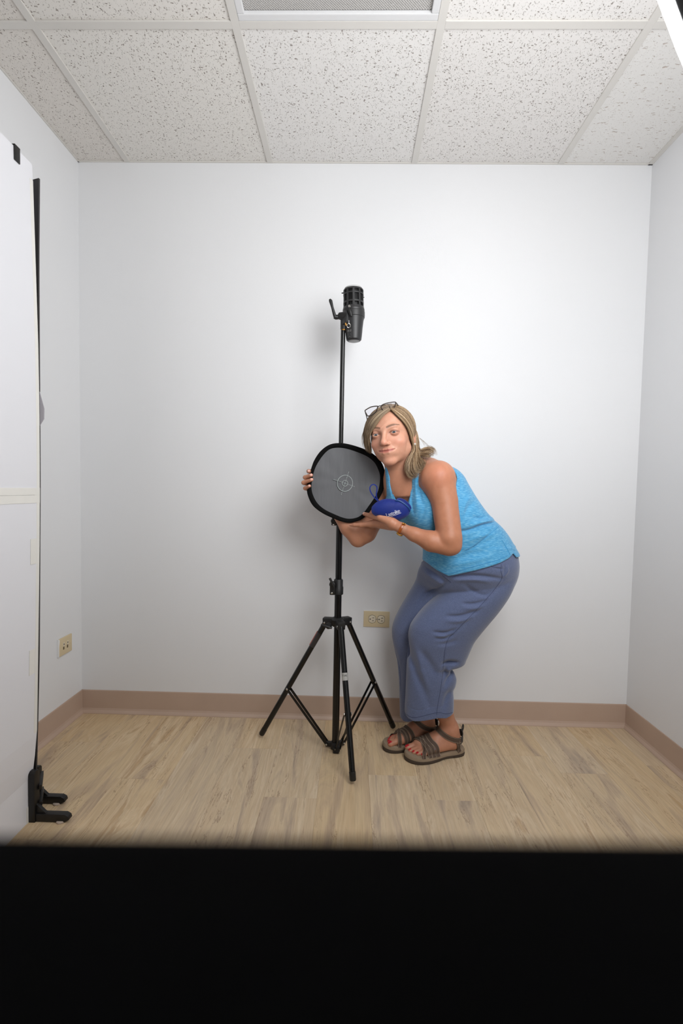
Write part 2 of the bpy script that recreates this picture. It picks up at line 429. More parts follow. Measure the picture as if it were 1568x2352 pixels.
M_base = mat('vinyl_baseboard', (186, 162, 145), .45, var=.08, vscale=7, spec=.4)
M_under = mat('subfloor', (90, 76, 62), .9)
M_lens = prism_lens_mat()
M_steelw = mat('fixture_metal', (216, 216, 217), .35, var=.02)

# ------------------------------------------------------------------ the room
def slab(name, lo, hi, m):
    lo, hi = np.array(lo), np.array(hi)
    o = G().box((lo+hi)/2, hi-lo).build(name, m, smooth=False); o['kind'] = 'structure'; return o
slab('wall_back', (-.1, 0, -.05), (W+.1, .1, H+.12), M_wall)
slab('wall_left', (-.1, BACK, -.05), (0, 0, H+.12), M_wall)
slab('wall_right', (W, BACK, -.05), (W+.1, 0, H+.12), M_wall)
slab('wall_front', (-.1, BACK-.1, -.05), (W+.1, BACK, H+.12), mat('grey_end_wall', (110, 108, 105), .8))
floor = slab('floor', (0, BACK, -.05), (W, 0, -.0045), M_under)
ceiling = slab('ceiling', (0, BACK, H+.06), (W, 0, H+.12), M_wall)
added_wn = slab('added_window_1', (1.36, BACK, .66), (2.32, BACK+.006, 1.74), mat('added_pane', (235, 238, 242), .3))  # unseen window, added as a setting for the fill light
for c, s in (((1.84, BACK+.015, .66), (1.06, .03, .05)), ((1.84, BACK+.015, 1.74), (1.06, .03, .05)), ((1.34, BACK+.015, 1.2), (.05, .03, 1.1)), ((2.34, BACK+.015, 1.2), (.05, .03, 1.1))):
    G().box(c, s, bev=.004).build('added_window_frame', M_steelw, added_wn, smooth=False)
# planks, one object each
ends = {.395: -.48, .5715: -.92, .748: -.26, .9245: -.555, 1.101: -.98, 1.2775: -.413, 1.454: -.543, 1.6305: -.84, 1.807: -.257, 1.9835: -.365, 2.16: -.72, 2.3365: -.3,
        .2185: -.78, .042: -.25, -.1345: -.6}
for x0, y0 in ends.items():
    a, b = max(x0, .001)+.0001, min(x0+.1765, W-.001)-.0001
    ys = [0.]; y = y0
    while y > BACK: ys.append(y); y -= 1.22
    ys.append(BACK)
    for yb, ya in zip(ys[:-1], ys[1:]):
        l, h = np.array([a, ya+.0001, -.0045]), np.array([b, yb-.0001, 0.]); c = .0004
        v = [[l[0], l[1], l[2]], [h[0], l[1], l[2]], [h[0], h[1], l[2]], [l[0], h[1], l[2]],
             [l[0], l[1], -c], [h[0], l[1], -c], [h[0], h[1], -c], [l[0], h[1], -c],
             [l[0]+c, l[1]+c, 0], [h[0]-c, l[1]+c, 0], [h[0]-c, h[1]-c, 0], [l[0]+c, h[1]-c, 0]]
        f = [[8, 9, 10, 11]]
        for i in range(4):
            j = (i+1) % 4; f += [[i, j, 4+j, 4+i], [4+i, 4+j, 8+j, 8+i]]
        mk('plank', v, f, M_wood, floor, smooth=False)
# baseboards: a cove profile swept along each wall
prof = [(0, .104), (.0025, .104), (.0035, .1), (.0035, .022), (.006, .014), (.012, .006), (.014, .002), (.014, 0), (0, 0)]
def baseboard(name, a, b, nrm):
    a, b, nrm = np.array(a, float), np.array(b, float), np.array(nrm, float); g = G(); n = len(prof)
    v = [p+nrm*d+np.array([0, 0, h]) for p in (a, b) for d, h in prof]
    f = [[i, (i+1) % n, n+(i+1) % n, n+i] for i in range(n)]+[list(range(n)), list(range(n, 2*n))]
    o = g.add(v, f).build(name, M_base, smooth=False); o['kind'] = 'structure'
baseboard('baseboard_back', (0, 0, 0), (W, 0, 0), (0, -1, 0))
baseboard('baseboard_left', (0, BACK, 0), (0, 0, 0), (1, 0, 0))
baseboard('baseboard_right', (W, BACK, 0), (W, 0, 0), (-1, 0, 0))
# suspended ceiling: every tile, runner and wall angle its own piece
gx = [0]+[GX0+i*TILE for i in range(4)]+[W]
gy = [0]+[-TILE*i for i in range(1, 6)]+[BACK]
meshes = {}
for i in range(5):
    for j in range(6):
        if i == 2 and j == 1: continue
        w, d = gx[i+1]-gx[i]-.004, gy[j]-gy[j+1]-.004
        m = M_tileC if (i == 4 and j == 0) else (M_tileB if (i >= 2) else M_tileA)
        key = (round(w, 3), round(d, 3), m.name)
        c = ((gx[i]+gx[i+1])/2, (gy[j]+gy[j+1])/2, H+.0125)
        if key not in meshes:
            o = G().box((0, 0, 0), (w, d, .015)).build('ceiling_tile', m, smooth=False); meshes[key] = o.data
            o.parent = ceiling; o.location = c
        else:
            link('ceiling_tile', meshes[key], None, ceiling, c)
        tl = COL.objects[-1]; tl.location = Vector(c)-ceiling.location
for x in gx[1:-1]:
    G().box((x, BACK/2, H+.0025), (.024, -BACK, .005), bev=.0006).build('grid_runner', M_grid, ceiling, smooth=False)
for y in gy[1:-1]:
    for a, b in zip(gx[:-1], gx[1:]):
        G().box(((a+b)/2, y, H+.0022), (b-a-.024, .024, .0048), bev=.0006).build('cross_tee', M_grid, ceiling, smooth=False)
for c, s in (((W-.009, BACK/2, H+.0025), (.018, -BACK, .004)), ((W/2, -.003, H+.0025), (W, .006, .004)), ((.003, BACK/2, H+.0025), (.006, -BACK, .004))):
    G().box(c, s).build('wall_angle', M_grid, ceiling, smooth=False)
# unlit troffer
x0, x1, y1, y0 = gx[2]+.012, gx[3]-.012, gy[1]-.012, gy[2]+.012
tf = thing('ceiling_light', ((x0+x1)/2, (y0+y1)/2, H), 'unlit square ceiling light with grey dimpled panel and white metal frame', 'ceiling light')
G().box(((x0+x1)/2, (y0+y1)/2, H+.035), (x1-x0, y1-y0, .03)).build('housing', M_steelw, tf, smooth=False)
fw = .022
for a, b, s in (((x0, y1-fw/2), (x1, y1-fw/2), 0), ((x0, y0+fw/2), (x1, y0+fw/2), 0), ((x0+fw/2, y0+fw), (x0+fw/2, y1-fw), 1), ((x1-fw/2, y0+fw), (x1-fw/2, y1-fw), 1)):
    G().bar((a[0], a[1], H+.006), (b[0], b[1], H+.006), fw if s == 0 else .012, fw if s else .012, side=(0, 1, 0) if s == 0 else (0, 0, 1), bev=.003).build('frame_rail', M_steelw, tf, smooth=False)
n = 14; v = []; f = []
for i in range(n+1):
    for j in range(n+1):
        sag = .006*(1-(2*i/n-1)**2)*(1-(2*j/n-1)**2)
        v.append((x0+fw+(x1-x0-2*fw)*i/n, y0+fw+(y1-y0-2*fw)*j/n, H+.0115-sag))
for i in range(n):
    for j in range(n): f.append([i*(n+1)+j, i*(n+1)+j+1, (i+1)*(n+1)+j+1, (i+1)*(n+1)+j])
mk('diffuser_panel', v, f, M_lens, tf)

# ------------------------------------------------------------------ wall plates
M_ivory = mat('ivory_plastic', (212, 194, 158), .4, var=.03)
M_ivory2 = mat('ivory_receptacle', (220, 208, 184), .35, var=.02)
M_slot = mat('slot_dark', (22, 18, 15), .7)
M_screw = mat('steel_screw', (190, 188, 184), .3, metal=.9)
M_paint = mat('paint_smear', (232, 232, 232), .6)
def plate(root, c, e1, e2, n, w=.114, h=.070):
    poly = [(-w/2, -h/2), (w/2, -h/2), (w/2, h/2), (-w/2, h/2)]
    return G().prism(poly, e1, e2, n, c+n*.003, .006, bev=.0022).build('cover_plate', M_ivory, root)
def disc_poly(w, h, fl):   # receptacle face: circle flattened left and right
    return [(max(-w*fl, min(w*fl, w*math.cos(t))), h*math.sin(t)) for t in np.linspace(0, 2*math.pi, 32, endpoint=False)]
oc = (at(836, 1403, 0)+at(893, 1440, 0))/2; oc[1] = 0
e1, e2, nn = np.array([1., 0, -.012]), np.array([.012, 0, 1.]), np.array([0, -1., 0])
ot = thing('wall_outlet', oc, 'beige horizontal double power outlet on the back wall beside the trousers', 'outlet')
plate(ot, oc, e1, e2, nn)
G().prism([(-.0595, -.037), (.0595, -.037), (.0595, .037), (-.0595, .037)], e1, e2, nn, oc+nn*.0004, .0008).build('paint_edge', M_paint, ot)
for s in (-1, 1):
    c = oc+e1*.0195*s+nn*.0062
    r = G().prism(disc_poly(.0172, .0172, .86), e1, e2, nn, c, .0016, bev=.0004).build('receptacle', M_ivory2, ot)
    G().prism(disc_poly(.0186, .0186, .86), e1, e2, nn, c-nn*.0004, .0006).build('gap', M_slot, r)
    for dx, dz, w, h in ((.0045, .0064, .0085, .0022), (.0035, -.0064, .0066, .0022)):
        G().box(c+e1*dx+e2*dz+nn*.0008, (w, .0012, h)).build('slot', M_slot, r)
    G().prism(disc_poly(.0026, .0026, 1), e1, e2, nn, c-e1*.0088+nn*.0008, .0012).build('ground_hole', M_slot, r)
G().prism(disc_poly(.003, .003, 1), e1, e2, nn, oc+nn*.0062, .0012).build('screw', M_screw, ot)
sc = np.array([0, -.131, .349]); e1, e2, nn = np.array([0, 1., 0]), np.array([0, 0, 1.]), np.array([1., 0, 0])
st = thing('wall_plate', sc, 'beige two-jack wall plate on the left wall with white paint smears', 'wall plate')
plate(st, sc, e1, e2, nn, .094, .074)
for s, hh in ((-1, .074), ):
    G().prism([(-.05, -.037), (-.046, -.037), (-.045, .01), (-.041, .03), (-.044, .037), (-.05, .037)], e1, e2, nn, sc+nn*.0036, .0066).build('paint_smear', M_paint, st)
for s in (-1, 1):
    c = sc+e1*.0135*s+nn*.0062
    G().prism([(-.0058, -.001), (.0058, -.001), (.0058, .016), (-.0058, .016)], e1, e2, nn, c, .003, bev=.0006).build('jack', M_ivory2, st)
    G().prism(disc_poly(.0026, .0035, 1), e1, e2, nn, c+e2*.0085+nn*.0012, .001).build('jack_hole', M_slot, st)
    G().prism([(-.0042, -.014), (.0042, -.014), (.0042, -.001), (-.0042, -.001)], e1, e2, nn, c-nn*.0002, .001).build('jack_slot', mat('jack_slot_brown', (96, 78, 52), .6), st)  # flat brown strip below each jack
    G().prism(disc_poly(.002, .002, 1), e1, e2, nn, sc+e1*.033*s+nn*.0062, .001).build('screw', M_ivory, st)

# ------------------------------------------------------------------ white foam-board flat at the left
M_foam = mat('foam_board_white', (222, 222, 226), .5, var=.015, vscale=3, bump=.05, spec=.25)
M_tape = mat('cream_tape', (226, 224, 218), .5, var=.03, vscale=40)
M_blackb = mat('foam_board_black', (52, 50, 50), .6, var=.06, spec=.3)
M_blackp = mat('black_plastic', (20, 19, 19), .42, var=.1, spec=.4, bump=.08, bscale=500)
zx = np.array([[0, .236], [.16, .2366], [.22, .250], [.515, .258], [.846, .266], [1.041, .269], [1.25, .270], [1.42, .269], [1.67, .264], [1.945, .258]])
def px_(z): return np.interp(z, zx[:, 0], zx[:, 1])
Y0, Y1 = -.69, -1.75
fb = thing('foam_board_flat', (.25, (Y0+Y1)/2, 0), 'tall white foam-board flat standing along the left wall', 'board')
def board(name, z0, z1, m, off, y0, y1, t, parent):
    zs = np.linspace(z0, z1, 16); v = []
    for z in zs:
        x = px_(z)+off
        v += [(x, y0, z), (x-t, y0, z), (x-t, y1, z), (x, y1, z)]
    f = [[0, 1, 2, 3], [4*15+3, 4*15+2, 4*15+1, 4*15]]
    for i in range(15):
        for k in range(4):
            k2 = (k+1) % 4; f.append([4*i+k, 4*i+k2, 4*i+4+k2, 4*i+4+k])
    return mk(name, v, f, m, parent, smooth=False)
board('board', 0, .992, M_foam, 0, Y0, Y1, .005, fb); board('board', .994, 1.945, M_foam, 0, Y0, Y1, .005, fb)
board('edge_tape', .16, 1.90, M_tape, .0006, Y0+.0006, Y0-.013, .0062, fb)
board('seam_tape', .970, .993, M_tape, .0012, Y0+.0004, Y1, .0014, fb); board('seam_tape', .9935, 1.014, M_tape, .0012, Y0+.0004, Y1, .0014, fb)
for z in (.79, .46): board('tape_patch', z, z+.075, M_tape, .0014, Y0-.015, Y0-.04, .001, fb)
board('tape_patch', .0, .05, M_tape, .0014, Y0+.0004, Y0-.03, .001, fb)
# the black second leaf, hinged behind it
g = G(); zs = np.linspace(.02, 1.915, 20); v = []
for z in zs:
    x = np.interp(z, [0, .5, 1.041, 1.25, 1.67, 1.915], [.236, .2535, .2625, .2635, .2658, .2705])-.0015
    v += [(x, Y0+.012, z), (x-.19, Y0+.075, z), (x-.19, Y0+.081, z), (x, Y0+.018, z)]
f = [[0, 1, 2, 3], [4*19+3, 4*19+2, 4*19+1, 4*19]]
for i in range(19):
    for k in range(4):
        k2 = (k+1) % 4; f.append([4*i+k, 4*i+k2, 4*i+4+k2, 4*i+4+k])
mk('black_leaf', v, f, M_blackb, fb, smooth=False)
mk('corner_tab', [(.264, Y0+.012, 1.20), (.276, Y0+.013, 1.22), (.277, Y0+.013, 1.25), (.264, Y0+.012, 1.30), (.264, Y0+.014, 1.20), (.276, Y0+.015, 1.22), (.277, Y0+.015, 1.25), (.264, Y0+.014, 1.30)],
   [[0, 1, 2, 3], [7, 6, 5, 4], [0, 4, 5, 1], [1, 5, 6, 2], [2, 6, 7, 3], [3, 7, 4, 0]], mat('clear_tape', (176, 172, 178), .3), fb, smooth=False)
# clip on the top edge
cl = thing('edge_clip', (.2585, -.757, 1.945), 'small black clip gripping the top edge of the white foam board', 'clip')
xc = float(px_(1.94))
G().box((xc+.0022, -.757, 1.929), (.0035, .022, .042), bev=.0008).build('front_jaw', M_blackp, cl)
G().box((xc-.0075, -.757, 1.929), (.0035, .022, .042), bev=.0008).build('back_jaw', M_blackp, cl)
G().box((xc-.0026, -.757, 1.9478), (.0135, .022, .0045), bev=.0008).build('bridge', M_blackp, cl)
# plastic foot at the far bottom corner
ft = thing('panel_foot', (.26, -.66, 0), 'black plastic two-pronged foot holding the bottom corner of the white board', 'board stand')
M_pad = mat('pad_beige', (176, 160, 146), .8)
for yy, xo, xe in ((-.700, 0, .360), (-.618, -.046, .298)):
    G().prism([(.236+xo, .002), (xe-.014, .002), (xe, .010), (xe-.003, .02), (xe-.014, .026), (.236+xo, .026)], (1, 0, 0), (0, 0, 1), (0, -1, 0), (0, yy, 0), .019, bev=.002).build('prong', M_blackp, ft)
    G().prism([(.248+xo, .026), (.286+xo, .026), (.248+xo, .062)], (1, 0, 0), (0, 0, 1), (0, -1, 0), (0, yy, 0), .01).build('gusset', M_blackp, ft)
    G().lathe([(.012, 0), (.0125, .001), (.0125, .004), (.010, .006)], (xe-.028, yy-.004, -.0002), n=24).build('felt_pad', M_pad, ft)
    t_ = .157 if xo == 0 else .12
    G().prism([(yy-.0125, .0), (yy+.012, .0), (yy+.012, t_-.007), (yy+.006, t_), (yy-.0065, t_), (yy-.0125, t_-.007)], (0, 1, 0), (0, 0, 1), (1, 0, 0), (.2475+xo, 0, 0), .02, bev=.002).build('upright', M_blackp, ft)
for z in (.048, .1): G().bar((.264, -.695, z), (.222, -.622, z), .009, .014, side=(1, .5, 0), bev=.001).build('crossbar', M_blackp, ft)

# ------------------------------------------------------------------ softbox, the lamp that lights the room
SBC = np.array([1.73, -1.5, 1.72]); SBN = np.array([-.50, .86, -.08]); SBN /= np.linalg.norm(SBN); SBR = .45
sb_floor = (2.03, -2.02, 0)
M_sbblack = mat('softbox_cloth', (30, 30, 31), .5, var=.25, vscale=9, sheen=.3, bump=.3, bscale=25)
M_sbglow, nt_, b_ = new_mat('softbox_diffuser'); b_.inputs['Base Color'].default_value = (.9, .9, .9, 1)
b_.inputs['Emission Color'].default_value = (.975, .988, 1.0, 1); b_.inputs['Emission Strength'].default_value = SOFTBOX_STRENGTH
sb = thing('softbox', (SBC[0], SBC[1], 0), 'large round black softbox with glowing white front at the top right corner', 'softbox')
G().lathe([(SBR+.0005, .0), (SBR+.0015, .002), (SBR+.0015, .006), (SBR-.002, .008), (SBR*.75, .010), (SBR*.4, .011), (0, .011)], SBC, SBN, n=64, cap=False).build('diffuser', M_sbglow, sb)
G().lathe([(SBR, .002), (SBR-.004, -.03), (SBR*.93, -.09), (SBR*.72, -.2), (SBR*.42, -.29), (.09, -.33), (.08, -.34), (.0, -.34)], SBC, SBN, n=64, cap=False).build('shell', M_sbblack, sb, angle=60)
a_, b2_, d_ = frame(SBN)
for k in range(8):
    t = math.pi*2*k/8
    e = math.cos(t)*a_+math.sin(t)*b2_
    G().tube([SBC+e*SBR*.985-SBN*.03, SBC+e*SBR*.95-SBN*.09, SBC+e*SBR*.74-SBN*.2, SBC+e*SBR*.44-SBN*.29], .004, 6).build('rib', M_sbblack, sb)
M_blackm = mat('black_metal', (14, 13, 13), .28, metal=.0, var=.15, spec=.6)
G().lathe([(.06, -.34), (.06, -.5), (.045, -.52), (.0, -.52)], SBC, SBN, n=24, cap=False).build('lamp_body', M_blackm, sb)
jn = SBC-SBN*.42
G().tube([(jn[0], jn[1], .02), (jn[0], jn[1], .9), (jn[0], jn[1], jn[2]-.05)], .015, 12).build('stand_pole', M_blackm, sb)
for k in range(3):
    t = 2.1+k*2.094
    G().tube([(jn[0], jn[1], .55), (jn[0]+.28*math.cos(t), jn[1]+.28*math.sin(t), .011)], .011, 10).build('stand_leg', M_blackm, sb)

# ------------------------------------------------------------------ black-draped table right under the camera
M_velvet = mat('black_cloth', (8, 8, 9), .95, var=.2, vscale=30, spec=.05)
r0 = CF+CU*(1176-1905)/FPX; ey = -CD+.13; zt = CZ+r0[2]*.13/r0[1]
tx0, tx1, ty0, ty1 = CX-.46, CX+.40, -CD-.62, ey
tb = thing('draped_table', ((tx0+tx1)/2, (ty0+ty1)/2, 0), 'black cloth-covered table filling the bottom of the picture', 'table')
v = []; f = []; loop = []
cr_ = .03
for cxx, cyy, a0 in ((tx1-cr_, ty1-cr_, 0), (tx0+cr_, ty1-cr_, 90), (tx0+cr_, ty0+cr_, 180), (tx1-cr_, ty0+cr_, 270)):
    for k in range(7):
        t = math.radians(a0+k*15); loop.append((cxx+cr_*math.cos(t), cyy+cr_*math.sin(t)))
loop = np.array(loop); dense = []; trot = .029
for i in range(len(loop)):
    p, q = loop[i], loop[(i+1) % len(loop)]; k = max(1, int(np.linalg.norm(q-p)/.03))
    for j in range(k): dense.append(p+(q-p)*j/k)
dense = np.array(dense); n = len(dense); cen = dense.mean(0); dirs = dense-cen; dirs /= np.linalg.norm(dirs, axis=1)[:, None]
rows_ = [(-.04, 0), (-.008, 0), (-.002, -.0015), (0, -.006), (.002, -.03), (.006, -.2), (.012, -.5), (.018, -zt+.004)]
for off, dz in rows_:
    for i in range(n):
        w_ = off+(max(0, -dz)*.03*math.sin(i*.9)*(1 if dz < -.05 else 0)); w_ = min(w_, .006) if dense[i][1] > ty1-.02 else w_
        p = dense[i]+dirs[i]*w_; v.append((p[0]-(p[1]-ty1)*trot, p[1]+(p[0]-CX)*trot, zt+dz))
for r in range(len(rows_)-1):
    for i in range(n): f.append([r*n+i, r*n+(i+1) % n, (r+1)*n+(i+1) % n, (r+1)*n+i])
f.append(list(range(n)))
mk('cloth', v, f, M_velvet, tb)
for xx in (tx0+.06, tx1-.06):
    for yy in (ty0+.06, ty1-.07): G().tube([(xx, yy, 0), (xx, yy, zt-.03)], .02, 10).build('leg', M_blackm, tb)
G().box(((tx0+tx1)/2, (ty0+ty1)/2, zt-.018), (tx1-tx0-.03, ty1-ty0-.03, .024)).build('table_top', M_blackm, tb, smooth=False)
# ------------------------------------------------------------------ light stand
PX, PY = 1.152, -.247
def zc(v): return float(at(776, v, PY)[2])
M_tube = mat('stand_tube', (7, 7, 7), .25, metal=.0, var=.15, spec=.45)
M_cast = mat('stand_casting', (17, 16, 16), .5, var=.15, bump=.1, bscale=700)
M_rivet = mat('rivet_steel', (205, 203, 198), .25, metal=.9)
stand = thing('light_stand', (PX, PY, 0), 'tall black tripod light stand behind the grey disc', 'light stand')
col = lambda z: (PX, PY, z)
G().tube([col(.018), col(zc(1362))], .0138, 20).build('lower_tube', M_tube, stand)
G().tube([col(zc(1345)), col(zc(1200))], .0124, 20).build('middle_tube', M_tube, stand)
G().tube([col(zc(1215)), col(zc(757))], .0088, 18).build('upper_tube', M_tube, stand)
def collar(v0, v1, r):
    z0, z1 = zc(v1), zc(v0); h = z1-z0
    c = G().lathe([(r*.8, 0), (r*1.05, .003), (r*1.07, h*.5), (r*.97, h*.54), (r*.97, h-.004), (r*.82, h)], col(z0), n=28).build('collar', M_cast, stand)
    G().box((PX-r-.004, PY-.010, z0+h*.45), (.020, .016, h*.85), bev=.003).build('clamp_ear', M_cast, c)
    a = np.array([PX-r-.004, PY-.021, z0+h*.72])
    G().lathe([(.0115, 0), (.0125, .004), (.011, .012), (.006, .014)], a+np.array([0, .004, 0]), (0, -1, 0), n=18).build('knob', M_cast, c)
    G().tube([a+np.array([.008, -.008, -.012]), a+np.array([0, -.010, .006]), a+np.array([-.010, -.011, .026])], [.0035, .0048, .0045], 8).build('knob_wing', M_cast, c)
    G().lathe([(.0038, 0), (.0036, .0022), (.001, .003)], (PX-r-.006, PY-.018, z0+h*.16), (0, -1, 0), n=14).build('bolt', M_rivet, c)
collar(1330, 1366, .0185); collar(1192, 1207, .0165)
# hub with three sockets
feet = [np.array([.845, -.177, .0]), np.array([1.395, -.083, .0]), np.array([1.221, -.474, .0])]
zh = zc(1428)
hub = G(); hub.lathe([(.022, -.016), (.026, -.010), (.027, .010), (.022, .016), (.016, .018)], col(zh), n=24)
for q in feet:
    d = np.array([q[0]-PX, q[1]-PY, 0]); d /= np.linalg.norm(d); s = np.cross(d, (0, 0, 1))
    hub.bar(np.array(col(zh))+d*.012, np.array(col(zh-.002))+d*.058, .030, .030, side=s, bev=.004)
hb = hub.build('hub', M_cast, stand)
for q in feet:
    d = np.array([q[0]-PX, q[1]-PY, 0]); d /= np.linalg.norm(d); s = np.cross(d, (0, 0, 1))
    for e in (-1, 1): G().lathe([(.004, 0), (.0035, .002), (.001, .003)], np.array(col(zh-.004))+d*.050+s*e*.0145, s*e, n=12).build('rivet', M_rivet, hb)
a = np.array([PX-.030, PY-.034, zh-.006])
G().lathe([(.011, 0), (.013, .004), (.011, .013), (.006, .015)], a, (-.5, -.86, 0), n=18).build('hub_knob', M_cast, stand)
G().tube([a+np.array([.010, -.014, -.006]), a+np.array([-.008, -.014, .0]), a+np.array([-.032, -.008, .004])], [.004, .0055, .0045], 8).build('knob_wing', M_cast, stand)
piv_z = [.222, .235, .2155]
base_g = G(); base_g.lathe([(.019, 0), (.020, .004), (.020, .020), (.017, .026)], col(.004), n=20)
for q in feet:
    d = np.array([q[0]-PX, q[1]-PY, 0]); d /= np.linalg.norm(d); s = np.cross(d, (0, 0, 1))
    base_g.bar(np.array(col(.017))+d*.01, np.array(col(.017))+d*.040, .017, .018, side=s, bev=.003)
bb = base_g.build('base_bracket', M_cast, stand)
G().box((PX+.004, PY-.030, .013), (.024, .018, .02), bev=.002).build('base_tab', M_cast, bb)
legs = []
for i, q in enumerate(feet):
    d = np.array([q[0]-PX, q[1]-PY, 0]); d /= np.linalg.norm(d); s = np.cross(d, (0, 0, 1))
    top = np.array(col(zh-.006))+d*.048; bot = q+np.array([0, 0, .013])
    ax = (bot-top)/np.linalg.norm(bot-top)
    lg = G().tube([top, bot-ax*.018], .0108, 18).build('leg', M_tube, stand); legs.append((lg, top, bot, ax))
    G().tube([bot-ax*.03, bot-ax*.004, bot], [.0116, .0116, .0095], 16).build('foot_cap', M_cast, lg)
    t = (piv_z[i]-top[2])/ax[2]; p = top+ax*t
    for e in (-1, 1):
        b0 = p+s*e*.0125; b1 = np.array(col(.018))+d*.034+s*e*.0098
        G().bar(b0, b1, .0105, .0022, side=np.cross(b1-b0, s), bev=.0006).build('brace', M_tube, stand)
        G().lathe([(.0048, 0), (.0045, .002), (.001, .0035)], p+s*e*.0128, s*e, n=12).build('rivet', M_rivet, lg)
        G().lathe([(.004, 0), (.0035, .002), (.001, .003)], b1+s*e*.001, s*e, n=12).build('rivet', M_rivet, bb)
# taped label on the front leg: "7201"
lg, top, bot, ax = legs[2]
pl = top+ax*((at(789, 1541, -.3)[2]-top[2])/ax[2])
M_label = mat('label_tape', (168, 166, 162), .35, var=.1, vscale=60); M_ink = mat('ink', (30, 30, 32), .6)
lb = G().tube([pl-ax*.0135, pl+ax*.0135], .0114, 20).build('label', M_label, lg)
def strokes(paths, c, ex, ey, rad, sc, th):
    g = G()
    for P in paths:
        q = []
        for x, y in P:
            ang = x*sc/rad if rad else 0
            q.append(c+ey*y*sc+(ex*math.sin(ang)*rad+np.cross(ex, ey)*math.cos(ang)*rad if rad else ex*x*sc))
        g.tube(q, th, 5)
    return g
ey = -ax; toc = CC-pl; toc = toc-ey*(toc@ey); toc /= np.linalg.norm(toc); ex = np.cross(ey, toc)
strokes([[(-1.5, .45), (-.9, .5), (-1.2, -.5)], [(-.55, .3), (-.3, .45), (-.1, .25), (-.5, -.4), (0, -.4)],
         [(.35, .4), (.15, 0), (.35, -.4), (.6, 0), (.35, .4)], [(.95, .45), (.85, -.45), (1.2, -.42)]], pl-ey*-.0035, ex, ey, .0114, .0068, .0006).build('handwriting', M_ink, lb)
# maker's sticker on the left leg
lg, top, bot, ax = legs[0]
p0, p1 = top+ax*.05, top+ax*.115
G().tube([p0, p1], .0111, 18).build('sticker', mat('dark_sticker', (46, 42, 43), .35, var=.1), lg)
G().tube([p0+np.array([-.0078, .0, .0045]), p1+np.array([-.0078, .0, .0045])], .004, 10).build('sticker_edge', mat('pink_edge', (168, 96, 88), .5), lg)

# ------------------------------------------------------------------ flash head clamped on top of the stand
LY = -.245
def lz(v): return float(at(812, v, LY)[2])
LX = float(at(812, 720, LY)[0]); mp = 1.86/FPX          # metres per pixel there
M_flash = mat('flash_black', (38, 38, 39), .42, var=.05, bump=.12, bscale=900, spec=.45)
M_flashd = mat('flash_inside', (9, 9, 9), .6)
M_glass, nt_, b_ = new_mat('frosted_glass'); b_.inputs['Base Color'].default_value = (.93, .93, .92, 1); b_.inputs['Roughness'].default_value = .25
b_.inputs['Transmission Weight'].default_value = .6
M_brass = mat('brass', (176, 128, 62), .3, metal=.9)
base_l = at(812, 780, LY)
fh = thing('flash_head', base_l, 'black monolight flash head clamped upright on top of the light stand', 'flash')
o0 = at(812.5, 779, LY-.026); o0 = np.array([at(812.5, 780, LY)[0], LY, o0[2]]); t_ = at(811.5, 655, LY-.037); t_ = np.array([at(811.5, 655, LY)[0], LY, t_[2]])
AX = t_-o0; AL = np.linalg.norm(AX); AX /= AL
hh = lambda v: (780-v)/125*AL
G().lathe([(0, 0), (.012, 0), (.0245, .0012), (.0285, .005), (.0305, hh(768)), (.0335, hh(750)), (.0372, hh(732)), (.040, hh(725)), (.0418, hh(724)), (.0424, hh(719)),
           (.0424, hh(711)), (.041, hh(710)), (.041, hh(709)), (.0415, hh(708)), (.0415, hh(705)), (.0395, hh(701)), (.036, hh(700))], o0, AX, n=40, cap=False).build('body', M_flash, fh, angle=30)
G().lathe([(0, -.0006), (.020, -.0006), (.021, .0)], o0, AX, n=30, cap=False).build('base_disc', mat('rear_panel', (150, 150, 150), .4), fh)
# vented barrel: a shell with windows left open, fins and dark core behind
a_, b2_, d_ = frame(AX); n = 60; rows_v = [702, 699.5, 691.5, 689.5, 687.5, 671, 668, 661, 658.5, 656.5]
rad_ = [.0397, .0393, .0390, .0389, .0388, .0388, .0388, .0387, .0382, .036]
open_rows = {1, 4, 6}
v = []; f = []
for inner in (0, 1):
    for vv, rr in zip(rows_v, rad_):
        for k in range(n):
            t = 2*math.pi*k/n; v.append(o0+d_*hh(vv)+(rr-inner*.0025)*(math.cos(t)*a_+math.sin(t)*b2_))
R_ = len(rows_v); off = R_*n
def win(r, k): return r in open_rows and (k % 6) in (1, 2, 3, 4)
for r in range(R_-1):
    for k in range(n):
        k2 = (k+1) % n; A_, B_, C_, D_ = r*n+k, r*n+k2, (r+1)*n+k2, (r+1)*n+k
        if not win(r, k):
            f += [[A_, B_, C_, D_], [D_+off, C_+off, B_+off, A_+off]]
            if win(r, k-1 if k else n-1) and r in open_rows: f.append([A_, D_, D_+off, A_+off])
            if r in open_rows and win(r, k2): f.append([B_, B_+off, C_+off, C_])
        else:
            f += [[A_, B_, B_+off, A_+off], [D_, D_+off, C_+off, C_]]
f += [[(R_-1)*n+k, (R_-1)*n+(k+1) % n, off+(R_-1)*n+(k+1) % n, off+(R_-1)*n+k] for k in range(n)]
br = mk('vented_barrel', v, f, M_flash, fh, angle=35)
G().lathe([(.030, hh(703)), (.030, hh(658))], o0, AX, n=30).build('core', M_flashd, br)
for k in range(40):
    t = 2*math.pi*(k+.5)/40; e = math.cos(t)*a_+math.sin(t)*b2_
    G().bar(o0+d_*hh(689)+e*.033, o0+d_*hh(659)+e*.033, .005, .001, side=e).build('fin', M_flash, br, smooth=False)
G().lathe([(.0345, hh(656.6)), (.0345, hh(654.8)), (.033, hh(653.0)), (.024, hh(651.4)), (0, hh(651))], o0, AX, n=36, cap=False).build('glass_dome', M_glass, fh)
e = -a_ if (-a_)[0] < 0 else a_
lft = np.array([-1., 0, 0]); tw = np.array([0, -1., 0])
